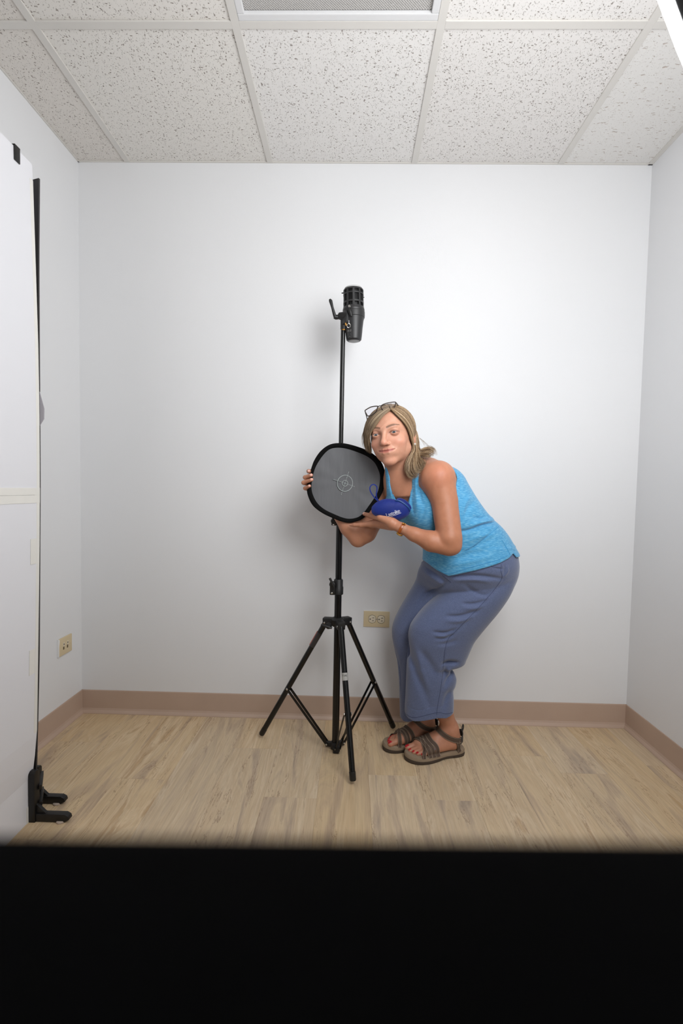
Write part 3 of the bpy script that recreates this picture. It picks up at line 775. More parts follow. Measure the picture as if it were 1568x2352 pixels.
G().tube([o0+d_*hh(664)+lft*.037, o0+d_*hh(664.5)+lft*.0435, o0+d_*hh(664.8)+lft*.0445], [.002, .002, .0028], 10).build('lock_pin', M_flash, fh)
G().tube([o0+d_*hh(674)-lft*.037, o0+d_*hh(674)-lft*.041], .0018, 8).build('lock_pin', M_flash, fh)
# bracket, tilt joint, lever, socket on the stand spigot
jx = PX+.0015
jz = zc(727)
fr = at(800, 730, LY-.04)
G().prism([(-.013, -.026), (.013, -.026), (.016, .006), (.010, .022), (-.010, .022), (-.016, .006)], (.62, -.78, 0), (0, 0, 1), (-.78, -.62, 0), (LX-.0285, LY-.0255, lz(733)), .014, bev=.003).build('mount_pad', M_flash, fh)
G().tube([(jx-.014, PY-.004, jz), (LX-.022, LY-.026, jz-.003)], [.0135, .0135], 20).build('tilt_joint', M_cast, fh)
G().lathe([(.0065, 0), (.0065, .004), (.004, .005)], (jx+.013, PY-.018, jz), (.3, -1, .1), n=16).build('joint_screw', M_rivet, fh)
G().lathe([(.004, 0), (.0045, .006), (.0015, .008)], (LX-.016, LY-.046, lz(716)), (-.1, -.5, 1), n=12).build('lock_knob', M_rivet, fh)
G().tube([(LX-.018, LY-.042, lz(718)), (LX-.012, LY-.045, lz(728)), (LX-.008, LY-.043, lz(736))], [.006, .007, .004], 10).build('release_lever', M_cast, fh)
G().tube([(jx, PY, zc(757)), (jx, PY, zc(755)), (jx, PY, jz-.004)], [.0108, .0118, .0122], 22).build('socket', M_flash, fh)
G().tube([(jx, PY, zc(759.5)), (jx, PY, zc(757))], .0096, 20).build('brass_ring', M_brass, fh)
G().tube([(jx-.012, PY-.004, jz), (jx-.022, PY-.005, jz)], .0075, 14).build('lever_collar', M_brass, fh)
lv = [at(770, 728, PY-.006), at(768, 724, PY-.010), at(763, 706, PY-.016), at(759, 691, PY-.02), at(757, 687.5, PY-.02)]
G().tube([at(779, 728, PY-.005), at(771, 728.5, PY-.006), at(767.5, 727, PY-.008)], [.0085, .009, .008], 16).build('lever_hub', M_cast, fh)
G().tube(lv, [.0072, .0062, .0048, .0068, .004], 12).build('lever', M_cast, fh)
rp_ = at(800.5, 748, LY-.045)
G().tube(np.array([rp_+np.array([math.cos(t)*.0062, -.004*math.sin(t), math.sin(t)*.0062]) for t in np.linspace(0, 2*math.pi, 20, endpoint=False)]), .0014, 8, closed=True).build('split_ring', M_rivet, fh)
G().box(rp_+np.array([0, .003, .013]), (.006, .004, .016), bev=.001).build('ring_tab', mat('grey_tab', (96, 96, 98), .4), fh)
G().tube([at(793, 742, LY-.045), at(795, 748, LY-.044)], .003, 8).build('brass_pin', M_brass, fh)
M_print = mat('pale_print', (140, 138, 134), .6)
def on_body(u, v):      # a point on the front of the tapered body
    p = at(u, v, LY-.03); q = o0+AX*((p-o0)@AX); h = (p-o0)@AX; rr = np.interp(h, [0, .005, hh(768), hh(750), hh(732)], [.026, .0285, .0305, .0335, .0372])
    dx = p[0]-q[0]; return np.array([p[0], q[1]-math.sqrt(max(rr**2-dx*dx, 0))-.0003, p[2]])
g = G()
for (u0, u1, v0, v1) in ((798, 801, 757, 758), (798, 799, 757, 761), (800.5, 801, 758, 761), (802.5, 803, 757, 761), (804.5, 806.5, 757, 758), (805, 805.6, 757, 761), (804.5, 806.5, 760.4, 761),
                         (798, 807, 764, 764.6), (799, 806, 766, 766.5), (798.5, 806.5, 768, 768.5), (798, 807, 769.6, 770.1), (801, 804, 771.6, 772), (799.5, 806.5, 773.2, 773.8)):
    A_, B_, C_, D_ = on_body(u0, v0), on_body(u1, v0), on_body(u1, v1), on_body(u0, v1)
    g.add([A_, B_, C_, D_, A_+[0, .0006, 0], B_+[0, .0006, 0], C_+[0, .0006, 0], D_+[0, .0006, 0]], [[0, 1, 2, 3], [7, 6, 5, 4], [0, 4, 5, 1], [1, 5, 6, 2], [2, 6, 7, 3], [3, 7, 4, 0]])
g.build('printed_marks', M_print, fh, smooth=False)

# ------------------------------------------------------------------ collapsible grey target disc
DY = -.352
def dY(u, v): return DY-.000125*(u-795)+.00003*(v-1110)     # the disc is turned a little
out = [(713,1081),(721,1058),(736,1036),(756,1021.5),(779,1017.5),(802,1020.5),(833,1030),(853,1040),(871,1055),(881,1073),(884.5,1092),(883,1115),(877,1133),(867,1150),(855,1167),(843,1183),(828,1194),(807,1200.5),(790,1199.5),(767,1191.5),(739,1178),(718,1161),(707,1139),(704.5,1120),(708.5,1099)]
inn = [(721,1083),(729.5,1064),(742.5,1045),(758,1032),(778,1028.5),(800,1032),(828,1042),(846,1051),(860,1063),(868,1079),(872,1094),(871,1113),(866,1131),(857,1147),(846,1162),(835,1177),(823,1187),(806,1191),(790,1189.5),(770,1182),(745,1169.5),(728,1154),(718,1135),(715.5,1118),(717.5,1100)]
outw = catmull([at(u, v, dY(u, v)) for u, v in out], 6, True); innw = catmull([at(u, v, dY(u, v)) for u, v in inn], 6, True)
M_rim = mat('black_binding', (7, 7, 7), .85, var=.2, vscale=60, bump=.2, bscale=300, spec=.15)
def fabric_mat():
    m, N, L, b = node_setup('grey_card_fabric', .55); b.inputs['Base Color'].default_value = lin((94, 95, 98))+(1,)
    b.inputs['Sheen Weight'].default_value = .25
    g = N.new('ShaderNodeNewGeometry'); mp = N.new('ShaderNodeMapping'); mp.inputs['Rotation'].default_value = (0, .6, 0); mp.inputs['Scale'].default_value = (60, 1, 9)
    L.new(g.outputs['Position'], mp.inputs['Vector'])
    nz = N.new('ShaderNodeTexNoise'); nz.inputs['Scale'].default_value = 1; nz.inputs['Detail'].default_value = 3; L.new(mp.outputs[0], nz.inputs['Vector'])
    bp = N.new('ShaderNodeBump'); bp.inputs['Strength'].default_value = .35; bp.inputs['Distance'].default_value = .003
    L.new(nz.outputs[0], bp.inputs['Height']); L.new(bp.outputs[0], b.inputs['Normal'])
    return m
disc_c = outw.mean(0)
dk = thing('grey_target_disc', (disc_c[0], disc_c[1], float(outw[:, 2].min())), 'round-cornered grey fabric target disc with black rim held by the woman', 'reflector')
n = len(outw); v = []; f = []; hn = np.array([0, -1., 0])
secs = [(0, 0), (.05, .0045), (.25, .0065), (.6, .0062), (.9, .0035), (1, .0)]
ring = [(t, h) for t, h in secs]+[(t, -h) for t, h in secs[::-1][1:-1]]
for i in range(n):
    for t, h in ring: v.append(outw[i]+(innw[i]-outw[i])*t+hn*h)
m_ = len(ring)
for i in range(n):
    j = (i+1) % n
    for k in range(m_): f.append([i*m_+k, i*m_+(k+1) % m_, j*m_+(k+1) % m_, j*m_+k])
mk('rim', v, f, M_rim, dk)
v = [innw.mean(0)+hn*.0008]; f = []; rings = 14
c0 = innw.mean(0)
for r in range(1, rings+1):
    t = r/rings
    for i in range(n):
        p = c0+(innw[i]-c0)*t*1.012; a = 2*math.pi*i/n
        p = p+hn*(.0008+.0011*t**3*math.sin(a*9+1.3*math.sin(a*2))*(1.2-.8*t**6)); v.append(p)
f += [[0, 1+i, 1+(i+1) % n] for i in range(n)]
for r in range(rings-1):
    for i in range(n): f.append([1+r*n+i, 1+(r+1)*n+i, 1+(r+1)*n+(i+1) % n, 1+r*n+(i+1) % n])
fab = mk('fabric', v, f, fabric_mat(), dk)
mk('back_fabric', [p-hn*.0015 for p in np.array(v)], f, mat('back_white', (200, 200, 200), .6), dk)
# printed focusing target
tcx = at(792, 1110, dY(792, 1110)); ang = math.radians(-17.5); mpp = 1.755/FPX
ux, uz = np.array([math.cos(ang), 0, math.sin(ang)]), np.array([-math.sin(ang), 0, math.cos(ang)])
M_mark = mat('target_print', (176, 186, 184), .6)
g = G()
def flat(pts, w):
    P = np.array(pts); T = np.gradient(P, axis=0); T /= np.linalg.norm(T, axis=1)[:, None]; S_ = np.cross(T, hn)*w/2
    v = []
    for p, s in zip(P, S_): v += [p+s+hn*.0034, p-s+hn*.0034, p-s+hn*.0002, p+s+hn*.0002]
    f = [[0, 1, 2, 3]]+[[4*(len(P)-1)+3-k for k in range(4)]]
    for i in range(len(P)-1):
        for k in range(4): f.append([4*i+k, 4*i+(k+1) % 4, 4*i+4+(k+1) % 4, 4*i+4+k])
    g.add(v, f)
for rr, w in ((18, .8), (6.6, .7)):
    flat([tcx+(math.cos(t)*ux*.97+math.sin(t)*uz*1.03)*rr*mpp for t in np.linspace(0, 2*math.pi*.9999, 60)], w*mpp)
def dashes(dirv, a, b, k):
    for i in range(k):
        s0 = a+(b-a)*i/k; s1 = a+(b-a)*(i+.72)/k; flat([tcx+dirv*s0*mpp, tcx+dirv*s1*mpp], .6*mpp)
for dv in (ux, uz):
    for s in (-1, 1): dashes(dv*s, 0, 29, 7)
g.build('target_mark', M_mark, fab, smooth=False)
lp = at(871, 1113, DY-.0072)
G().box(lp, (.0025, .001, .011), np.array([[.97, 0, .2], [0, 1, 0], [-.2, 0, .97]])).build('stitched_tag', mat('white_tag', (225, 225, 225), .6), dk)

# ------------------------------------------------------------------ blue pouch
PYC = -.470
M_blue = mat('blue_cloth', (10, 34, 112), .6, var=.12, vscale=30, bump=.25, bscale=350, sheen=.2, spec=.25)
M_blue2 = mat('blue_tape', (14, 58, 120), .5, var=.08)
pout = [(853,1166),(858,1159),(866,1152),(876,1148),(887,1145.5),(898,1146),(909,1147.5),(918,1147),(928,1150),(936,1156),(941.5,1163),(942.5,1170),(940,1178),(935,1185.5),(926,1191),(915,1195.5),(902,1194),(888,1191),(872,1188),(860,1184),(853.5,1177)]
pw = catmull([at(u, v, PYC) for u, v in pout], 4, True); n = len(pw); c0 = pw.mean(0)
pch = thing('blue_pouch', (c0[0], PYC, float(pw[:, 2].min())), 'small royal blue zip pouch with white lettering resting on her wrist', 'pouch')
v = []; f = []; rings = 8; T_ = .021
for side in (-1, 1):
    base = len(v); v.append(c0+hn*side*T_)
    for r in range(1, rings+1):
        t = r/rings; hgt = T_*(1-t**2.6)**.62
        for i in range(n):
            p = c0+(pw[i]-c0)*t; a = 2*math.pi*i/n
            v.append(p+hn*side*(hgt+(.0006*math.sin(a*3+t*2)*t**2*(1-t)*6)))
    ff = [[base, base+1+i, base+1+(i+1) % n] for i in range(n)]
    for r in range(rings-1):
        for i in range(n): ff.append([base+1+r*n+i, base+1+(r+1)*n+i, base+1+(r+1)*n+(i+1) % n, base+1+r*n+(i+1) % n])
    f += ff if side > 0 else [q[::-1] for q in ff]
mk('pouch_body', v, f, M_blue, pch)
zp = catmull([at(u, v, y) for u, v, y in ((908, 1149, PYC-.011), (918, 1151, PYC-.014), (929, 1158, PYC-.013), (938, 1166, PYC-.010), (941, 1172, PYC-.006))], 5)
G().tube(zp, .0036, 8).build('zip_tape', M_blue2, pch)
zp2 = catmull([at(u, v, y) for u, v, y in ((911, 1147.5, PYC), (920, 1146.5, PYC+.002), (931, 1151.5, PYC+.002), (940, 1161, PYC), (943, 1169, PYC))], 5)
G().tube(zp2, .0034, 8).build('flap_edge', M_blue, pch)
lpw = catmull([at(u, v, y) for u, v, y in ((868, 1151, PYC-.004), (860, 1143, PYC-.012), (852, 1132, PYC-.016), (849, 1122, PYC-.018), (852, 1115, PYC-.018), (858, 1112.8, PYC-.018), (864, 1116.5, PYC-.016), (865.5, 1124, PYC-.014), (864, 1134, PYC-.012), (865, 1143, PYC-.008), (869, 1151, PYC-.004))], 5)
v = []; f = []
T = np.gradient(lpw, axis=0); T /= np.linalg.norm(T, axis=1)[:, None]
for p, t in zip(lpw, T):
    s = np.cross(t, hn); s /= np.linalg.norm(s)
    for a, b in ((1, .4), (-1, .4), (-1, -.4), (1, -.4)): v.append(p+s*a*.0019+hn*b*.0022)
for i in range(len(lpw)-1):
    for k in range(4): f.append([4*i+k, 4*i+(k+1) % 4, 4*i+4+(k+1) % 4, 4*i+4+k])
mk('wrist_loop', v, f, M_blue, pch, smooth=False)
# lettering, seated on the front of the pouch
M_let = mat('white_print', (205, 205, 222), .6)
tcu = bpy.data.curves.new('lettering', 'FONT'); tcu.body = 'Lastolite'; tcu.size = .0190; tcu.space_character = .86; tcu.align_x = 'RIGHT'; tcu.resolution_u = 3
tob = bpy.data.objects.new('lettering', tcu); COL.objects.link(tob)
bpy.context.view_layer.update()
dg = bpy.context.evaluated_depsgraph_get(); tme = bpy.data.meshes.new_from_object(tob.evaluated_get(dg)); bpy.data.objects.remove(tob, do_unlink=True)
tv = np.array([q.co[:] for q in tme.vertices]); tf_ = [list(p.vertices) for p in tme.polygons]; bpy.data.meshes.remove(tme)
ta = math.radians(21.5); t1, t2 = np.array([math.cos(ta), 0, math.sin(ta)]), np.array([-math.sin(ta), 0, math.cos(ta)])
t0 = at(919.5, 1176.5, PYC-.02); g = G()
def pouch_y(p):         # front surface height of the pillow under a point
    dx, dz = p[0]-c0[0], p[2]-c0[2]; a = math.atan2(dz, dx)
    q = pw-c0; aa = np.arctan2(q[:, 2], q[:, 0]); k = np.argmin(np.abs(np.angle(np.exp(1j*(aa-a))))); t = min(1, math.hypot(dx, dz)/np.linalg.norm(q[k][[0, 2]]))
    return T_*(1-t**2.6)**.62
pts = []
for x, y, _ in tv*np.array([.90, 1, 1]):
    p = t0+t1*x+t2*y; p[1] = PYC-pouch_y(p)-.0016; pts.append(p)
g.add(pts, tf_)
ul = []
for x in np.linspace(-.058, .0015, 24):
    for y in (-.0022, -.0036): p = t0+t1*x+t2*y; p[1] = PYC-pouch_y(p)-.0016; ul.append(p)
g.add(ul, [[2*i, 2*i+1, 2*i+3, 2*i+2] for i in range(23)])
ltr = g.build('lettering', M_let, pch, smooth=False)
# ------------------------------------------------------------------ the woman
def skin_mat():
    m, N, L, b = node_setup('skin', .48)
    ca = N.new('ShaderNodeVertexColor'); ca.layer_name = 'tint'
    tc = N.new('ShaderNodeTexCoord'); nz = N.new('ShaderNodeTexNoise'); nz.inputs['Scale'].default_value = 55; nz.inputs['Detail'].default_value = 5
    L.new(tc.outputs['Object'], nz.inputs['Vector'])
    rp = N.new('ShaderNodeValToRGB'); rp.color_ramp.elements[0].color = (.86, .80, .78, 1); rp.color_ramp.elements[1].color = (1.06, 1.05, 1.05, 1)
    rp.color_ramp.elements[0].position = .3; rp.color_ramp.elements[1].position = .65; L.new(nz.outputs[0], rp.inputs[0])
    mx = N.new('ShaderNodeMix'); mx.data_type = 'RGBA'; mx.blend_type = 'MULTIPLY'; mx.inputs[0].default_value = .5
    L.new(ca.outputs[0], mx.inputs[6]); L.new(rp.outputs[0], mx.inputs[7]); L.new(mx.outputs[2], b.inputs['Base Color'])
    b.inputs['Subsurface Weight'].default_value = .12; b.inputs['Subsurface Radius'].default_value = (1, .35, .2); b.inputs['Subsurface Scale'].default_value = .006
    n2 = N.new('ShaderNodeTexNoise'); n2.inputs['Scale'].default_value = 420; L.new(tc.outputs['Object'], n2.inputs['Vector'])
    bp = N.new('ShaderNodeBump'); bp.inputs['Strength'].default_value = .12; bp.inputs['Distance'].default_value = .001
    L.new(n2.outputs[0], bp.inputs['Height']); L.new(bp.outputs[0], b.inputs['Normal'])
    b.inputs['Specular IOR Level'].default_value = .4
    return m
M_skin = skin_mat()

# ---- head frame: hx = image right, hy = up, hz = out of the face
HF = np.array([-.36, -.93, -.055]); HF /= np.linalg.norm(HF)
HU = np.array([-.14, 0, .99]); HU -= HF*(HU@HF); HU /= np.linalg.norm(HU)
HX = np.cross(HU, HF); HM = np.array([HX, HU, HF])
HC = at(882.5, 995, -.515)-HF*.080
def hw(x, y, z): return HC+HX*x+HU*y+HF*z
def toh(P): return (np.asarray(P)-HC) @ HM.T
def hrc(a, b, r1, r2): return rc(hw(*a), hw(*b), r1, r2)
def hel(c, r): return el(hw(*c), r, HM)

def slab_cut(poly, ylo, yhi):
    """prism through the cloth: 2-D polygon in world x,z between two depths (negative inside)"""
    P = np.asarray(poly, float); n = len(P)
    def fn(X, Y, Z):
        d = np.full(np.broadcast(X, Z).shape, 1e9); s = np.ones(d.shape)
        for i in range(n):
            a, b = P[i], P[(i-1) % n]; e = b-a; wx, wz = X-a[0], Z-a[1]
            t = np.clip((wx*e[0]+wz*e[1])/(e@e), 0, 1); bx, bz = wx-e[0]*t, wz-e[1]*t
            d = np.minimum(d, bx*bx+bz*bz)
            c1 = Z >= a[1]; c2 = Z < b[1]; c3 = e[0]*wz > e[1]*wx
            al = (c1 & c2 & c3) | (~c1 & ~c2 & ~c3); s = np.where(al, -s, s)
        d2 = s*np.sqrt(d)
        return np.maximum(np.maximum(d2, Y-yhi), ylo-Y)
    fn.bb = (np.array([P[:, 0].min(), ylo, P[:, 1].min()]), np.array([P[:, 0].max(), yhi, P[:, 1].max()])); return fn
def pxpoly(pts, Y): return [at(u, v, Y)[[0, 2]] for u, v in pts]
def crease(pts, Y, width, amp, ylo, yhi):
    """a fold (amp>0 sinks, <0 swells) along a line on the camera-facing side"""
    P = np.array([at(u, v, Y)[[0, 2]] for u, v in pts]); P = catmull(np.c_[P, np.zeros(len(P))], 5)[:, :2]
    def fn(X, Yy, Z):
        d = np.full(np.broadcast(X, Z).shape, 1e9); T = np.zeros(d.shape); n = len(P)-1
        for i in range(n):
            a, e = P[i], P[i+1]-P[i]; wx, wz = X-a[0], Z-a[1]
            t = np.clip((wx*e[0]+wz*e[1])/(e@e+1e-12), 0, 1); q = (wx-e[0]*t)**2+(wz-e[1]*t)**2
            m = q < d; d = np.where(m, q, d); T = np.where(m, (i+t)/n, T)
        g = amp*np.exp(-d/width**2)*np.sin(np.pi*np.clip(T*.94+.03, 0, 1))**.6
        return g*((Yy > ylo) & (Yy < yhi))
    lo, hi = P.min(0)-2.2*width, P.max(0)+2.2*width
    fn.bb = (np.array([lo[0], ylo, lo[1]]), np.array([hi[0], yhi, hi[1]])); return fn

TORSO = [(1068, 935, 1030, -.36, .060), (1078, 896, 1050, -.36, .085), (1092, 883, 1064, -.36, .100), (1110, 879, 1074, -.36, .112), (1140, 880, 1092, -.36, .120), (1170, 893, 1113, -.355, .124), (1190, 908, 1131, -.35, .125),
         (1210, 928, 1152, -.345, .125), (1230, 947, 1167, -.34, .126), (1250, 964, 1178, -.335, .128), (1270, 975, 1185, -.325, .131), (1290, 980, 1188, -.32, .134), (1310, 982, 1188, -.315, .136), (1330, 985, 1185, -.31, .134)]
torso_skin = stack(TORSO[:5], .008); torso_core = stack(TORSO[3:-3], .024)
PELV = [(1255, 992, 1172, -.335, .118), (1268, 980, 1184, -.33, .128), (1284, 975, 1188, -.325, .138), (1300, 972, 1189, -.32, .141), (1320, 968, 1186, -.312, .138), (1342, 975, 1178, -.305, .122), (1362, 1000, 1164, -.30, .095)]
# arms: image right arm (near) and image left arm (behind the disc)
shL = at(1004, 1099, -.475); elL = at(1033, 1247, -.520); wrL = at(922, 1213, -.490)
shR = at(890, 1112, -.290); elR = at(826, 1236, -.315); wrR = at(752, 1140, -.300)
arm_ops = [
    (rc(at(938, 1064, -.385), at(985, 1084, -.42), .042, .046), .025),
    (rc(at(985, 1090, -.43), shL, .052, .060), .02),
    (rc(shL, at(1020, 1150, -.490), .0590, .0445), .008), (rc(at(1020, 1150, -.490), at(1032, 1236, -.518), .0440, .0410), .005),
    (rc(at(1030, 1236, -.518), at(1036, 1252, -.520), .0405, .0350), .008),
    (rc(at(1030, 1255, -.52), at(990, 1243, -.512), .0320, .0340), .004), (rc(at(990, 1243, -.512), at(950, 1227, -.500), .0335, .0235), .010), (rc(at(950, 1227, -.500), wrL, .0235, .0165), .008),
    (rc(shR, at(864, 1176, -.31), .050, .044), .02), (rc(at(864, 1176, -.31), at(838, 1222, -.316), .044, .041), .01), (rc(at(838, 1222, -.316), at(823, 1238, -.315), .040, .028), .012),
    (rc(at(821, 1236, -.315), at(802, 1210, -.312), .0325, .035), .012), (rc(at(802, 1210, -.312), wrR, .034, .0225), .012),
]
def fin(ops, pts, rad, k=.004):
    for i in range(len(pts)-1): ops.append((rc(pts[i], pts[i+1], rad[i], rad[i+1]), k if i else .008))
# near hand: palm up, thumb on the front of the disc, fingers beneath and behind it
hl = []
hl += [(rc(wrL, at(900, 1203, -.475), .0168, .0195), .010), (rc(at(900, 1203, -.475), at(862, 1199, -.425), .0175, .0120), .010)]
for (u, v, y, r) in ((853, 1203, -.415, .0112), (853, 1204.5, -.392, .0112), (856, 1205.5, -.370, .0106), (861, 1206, -.350, .010)):
    hl.append((rc(at(900, 1206, -.463), at(u, v, y), .015, r), .008))
hl += [(rc(at(898, 1199, -.483), at(873, 1188, -.470), .0148, .0130), .008), (rc(at(873, 1188, -.470), at(851, 1184.5, -.425), .0125, .0100), .005),
       (rc(at(851, 1185, -.425), at(836.5, 1180.5, -.379), .0092, .0070), .003)]
fin(hl, [at(853, 1203, -.415), at(829, 1206, -.398), at(814, 1205.8, -.385), at(805, 1206, -.376)], [.0106, .0084, .0070, .0050])
fin(hl, [at(853, 1204.5, -.392), at(832, 1204, -.338), at(812, 1195, -.335), at(798, 1190, -.336)], [.011, .0086, .0075, .006])
fin(hl, [at(856, 1205.5, -.370), at(836, 1201, -.322), at(816, 1192, -.326), at(804, 1186, -.335)], [.0105, .0082, .0072, .006])
fin(hl, [at(861, 1206, -.350), at(844, 1199, -.316), at(828, 1190, -.320), at(818, 1184, -.333)], [.0095, .0075, .0066, .0056])
# far hand: fingers come round the disc's edge
hr = [(rc(wrR, at(738, 1118, -.298), .021, .020), .012)]
tips = []
for b_, k1, k2, tp, r in (((734, 1096, -.312), (713, 1083.5, -.330), (708.5, 1082.5, -.352), (709, 1082.5, -.372), .0074),
                         ((733, 1104, -.308), (704, 1097, -.334), (700.5, 1096.5, -.356), (714.5, 1091.5, -.376), .0076),
                         ((734, 1114, -.308), (699, 1109, -.334), (696.8, 1108.5, -.356), (715.5, 1101.8, -.376), .0075),
                         ((736, 1125, -.310), (704, 1122, -.334), (700.5, 1121.5, -.354), (710.5, 1116.3, -.374), .0068)):
    fin(hr, [at(*b_), at(*k1), at(*k2), at(*tp)], [r*1.2, r*1.1, r*1.02, r*.86], .003); tips.append((at(*k2), at(*tp), r))
    hr.append((rc(at(742, 1124, -.298), at(*b_), .015, .011), .010))
fin(hr, [at(752, 1128, -.315), at(764, 1108, -.325), at(768, 1094, -.328)], [.011, .009, .007])
# legs and feet
FZ = .026
def foot_frame(heel, toe):
    f = np.array([toe[0]-heel[0], toe[1]-heel[1], 0.]); f /= np.linalg.norm(f); s = np.array([f[1], -f[0], 0]); return np.array([heel[0], heel[1], 0.]), f, s
# side s points to the wearer's right of travel; inner = big-toe side
FOOT_L = foot_frame((1.643, -.247), (1.415, -.318)); FOOT_R = foot_frame((1.560, -.168), (1.338, -.243))
legpts = {'L': [at(1120, 1335, -.33), at(1005, 1450, -.335), at(995, 1560, -.305)], 'R': [at(1060, 1330, -.25), at(955, 1440, -.22), at(960, 1570, -.20)]}
foot_ops = []; nails = []
for key, fr_ in (('L', FOOT_L), ('R', FOOT_R)):
    o, f_, s_ = fr_; inn_ = s_ if key == 'L' else -s_
    q = lambda t, w, z: o+f_*t+inn_*w+np.array([0, 0, z])
    an = q(.048, .002, .105); hp, kn, _ = legpts[key]
    foot_ops += [(rc(hp, kn, .075, .055), .03), (rc(kn, legpts[key][2], .050, .040), .03), (rc(legpts[key][2], an, .040, .029), .03),
        (rc(an, q(.036, 0, .062), .030, .030), .02), (rc(q(.036, 0, .062), q(.03, 0, .052), .030, .026), .015),
        (rc(q(.055, .0, .090), q(.105, .004, .062), .030, .027), .025), (rc(q(.105, .004, .062), q(.160, .012, .047), .026, .0195), .02),
        (rc(q(.045, -.012, .05), q(.150, -.024, .042), .022, .0155), .02), (rc(q(.100, .016, .055), q(.170, .026, .045), .022, .018), .02)]
    for w, t0_, t1_, r in ((.027, .175, .212, .0118), (.0075, .178, .210, .0086), (-.007, .172, .202, .0080), (-.0195, .163, .191, .0076), (-.031, .150, .176, .0070)):
        a = q(t0_, w*.92, FZ+r+.004); b = q(t1_, w*1.02, FZ+r*.72)
        foot_ops += [(rc(a, b, r*1.08, r*.95), .005)]
        nails.append((b+f_*r*.35+np.array([0, 0, r*.72]), r*.62, f_, 'toe'))
ankle_bump = [(el(FOOT_L[0]+FOOT_L[1]*.05-FOOT_L[2]*.026+np.array([0, 0, .098]), (.012, .01, .014)), .012)]
# neck and head
neck = [(rc(hw(.004, -.062, -.030), at(925, 1112, -.385), .050, .055), .03), (rc(at(925, 1104, -.39), at(965, 1088, -.41), .044, .05), .04)]
head = [(hel((0, .020, -.022), (.0700, .074, .088)), .0), (hel((0, -.026, .012), (.0575, .076, .071)), .03), (hel((0, .030, .028), (.060, .048, .052)), .02),
    (hrc((-.044, -.052, .002), (-.010, -.0895, .056), .0175, .0140), .018), (hrc((.044, -.052, .002), (.010, -.0895, .056), .0175, .0140), .018), (hel((0, -.0905, .063), (.0165, .0140, .0155)), .014),
    (hel((-.036, -.031, .053), (.021, .018, .019)), .02), (hel((.036, -.031, .053), (.021, .018, .019)), .02), (hel((-.031, -.055, .044), (.017, .020, .019)), .018), (hel((.031, -.055, .044), (.017, .020, .019)), .018),
    (hrc((-.034, .019, .069), (-.008, .013, .078), .0082, .0075), .016), (hrc((.034, .019, .069), (.008, .013, .078), .0082, .0075), .016),
    (hel((0, -.062, .069), (.030, .018, .0195)), .014),
    (hel((-.0315, -.001, .091), (.0155, .0100, .015)), .010, 's'), (hel((.0315, -.001, .091), (.0155, .0100, .015)), .010, 's'),
    (hrc((0, .010, .0795), (0, -.028, .0995), .0060, .0088), .009), (hel((0, -.0330, .0995), (.0105, .0090, .0108)), .006),
    (hel((-.0112, -.0355, .0885), (.0064, .0060, .0085)), .005), (hel((.0112, -.0355, .0885), (.0064, .0060, .0085)), .005),
    (hel((-.0055, -.0432, .0955), (.0030, .0026, .0045)), .002, 's'), (hel((.0055, -.0432, .0955), (.0030, .0026, .0045)), .002, 's'),
    # lids
    (hel((-.0315, -.001, .0690), (.0145, .0130, .0145)), .004), (hel((.0315, -.001, .0690), (.0145, .0130, .0145)), .004),
    (hel((-.0310, -.0012, .0870), (.0118, .0037, .0110)), .0012, 's'), (hel((.0310, -.0012, .0870), (.0118, .0037, .0110)), .0012, 's'),
    # lips and mouth line
    (hrc((-.0225, -.0556, .0770), (-.008, -.0532, .0858), .0024, .0036), .004), (hrc((.0225, -.0556, .0770), (.008, -.0532, .0858), .0024, .0036), .004), (hrc((-.008, -.0532, .0858), (0, -.0542, .0872), .0036, .0034), .003), (hrc((.008, -.0532, .0858), (0, -.0542, .0872), .0036, .0034), .003),
    (hrc((-.0195, -.0605, .0775), (-.008, -.0640, .0842), .0028, .0046), .004), (hrc((.0195, -.0605, .0775), (.008, -.0640, .0842), .0028, .0046), .004), (hrc((-.008, -.0640, .0842), (.008, -.0640, .0842), .0046, .0046), .004),
    (hrc((-.0275, -.0550, .0760), (-.013, -.0585, .0895), .0014, .0013), .0018, 's'), (hrc((.0275, -.0550, .0760), (.013, -.0585, .0895), .0014, .0013), .0018, 's'), (hrc((-.013, -.0585, .0895), (.013, -.0585, .0895), .0013, .0013), .0018, 's'),
        # smile folds
    (hrc((-.0165, -.033, .0905), (-.0310, -.0520, .0790), .0020, .0014), .006, 's'), (hrc((.0165, -.033, .0905), (.0310, -.0520, .0790), .0020, .0014), .006, 's'),
    # ears
    (hel((.0725, -.014, -.016), (.0065, .030, .0175)), .005), (hel((.0780, -.010, -.014), (.0045, .019, .0095)), .004, 's'),
    (hel((-.0725, -.014, -.016), (.0065, .030, .0175)), .005)]
ops = [(torso_skin, .0), (torso_core, .02)]+neck+[(a, k) for a, k in arm_ops]+foot_ops+ankle_bump+head+hl+hr
# elbow crook, far arm crease
ops += [(rc(at(829, 1208, -.365), at(828, 1232, -.372), .0012, .001), .006, 's')]
ops += [(rc(at(1000, 1221, -.552), at(1010, 1236, -.560), .002, .002), .006, 's'), (rc(at(1010, 1236, -.560), at(1020, 1250, -.562), .002, .001), .005, 's')]
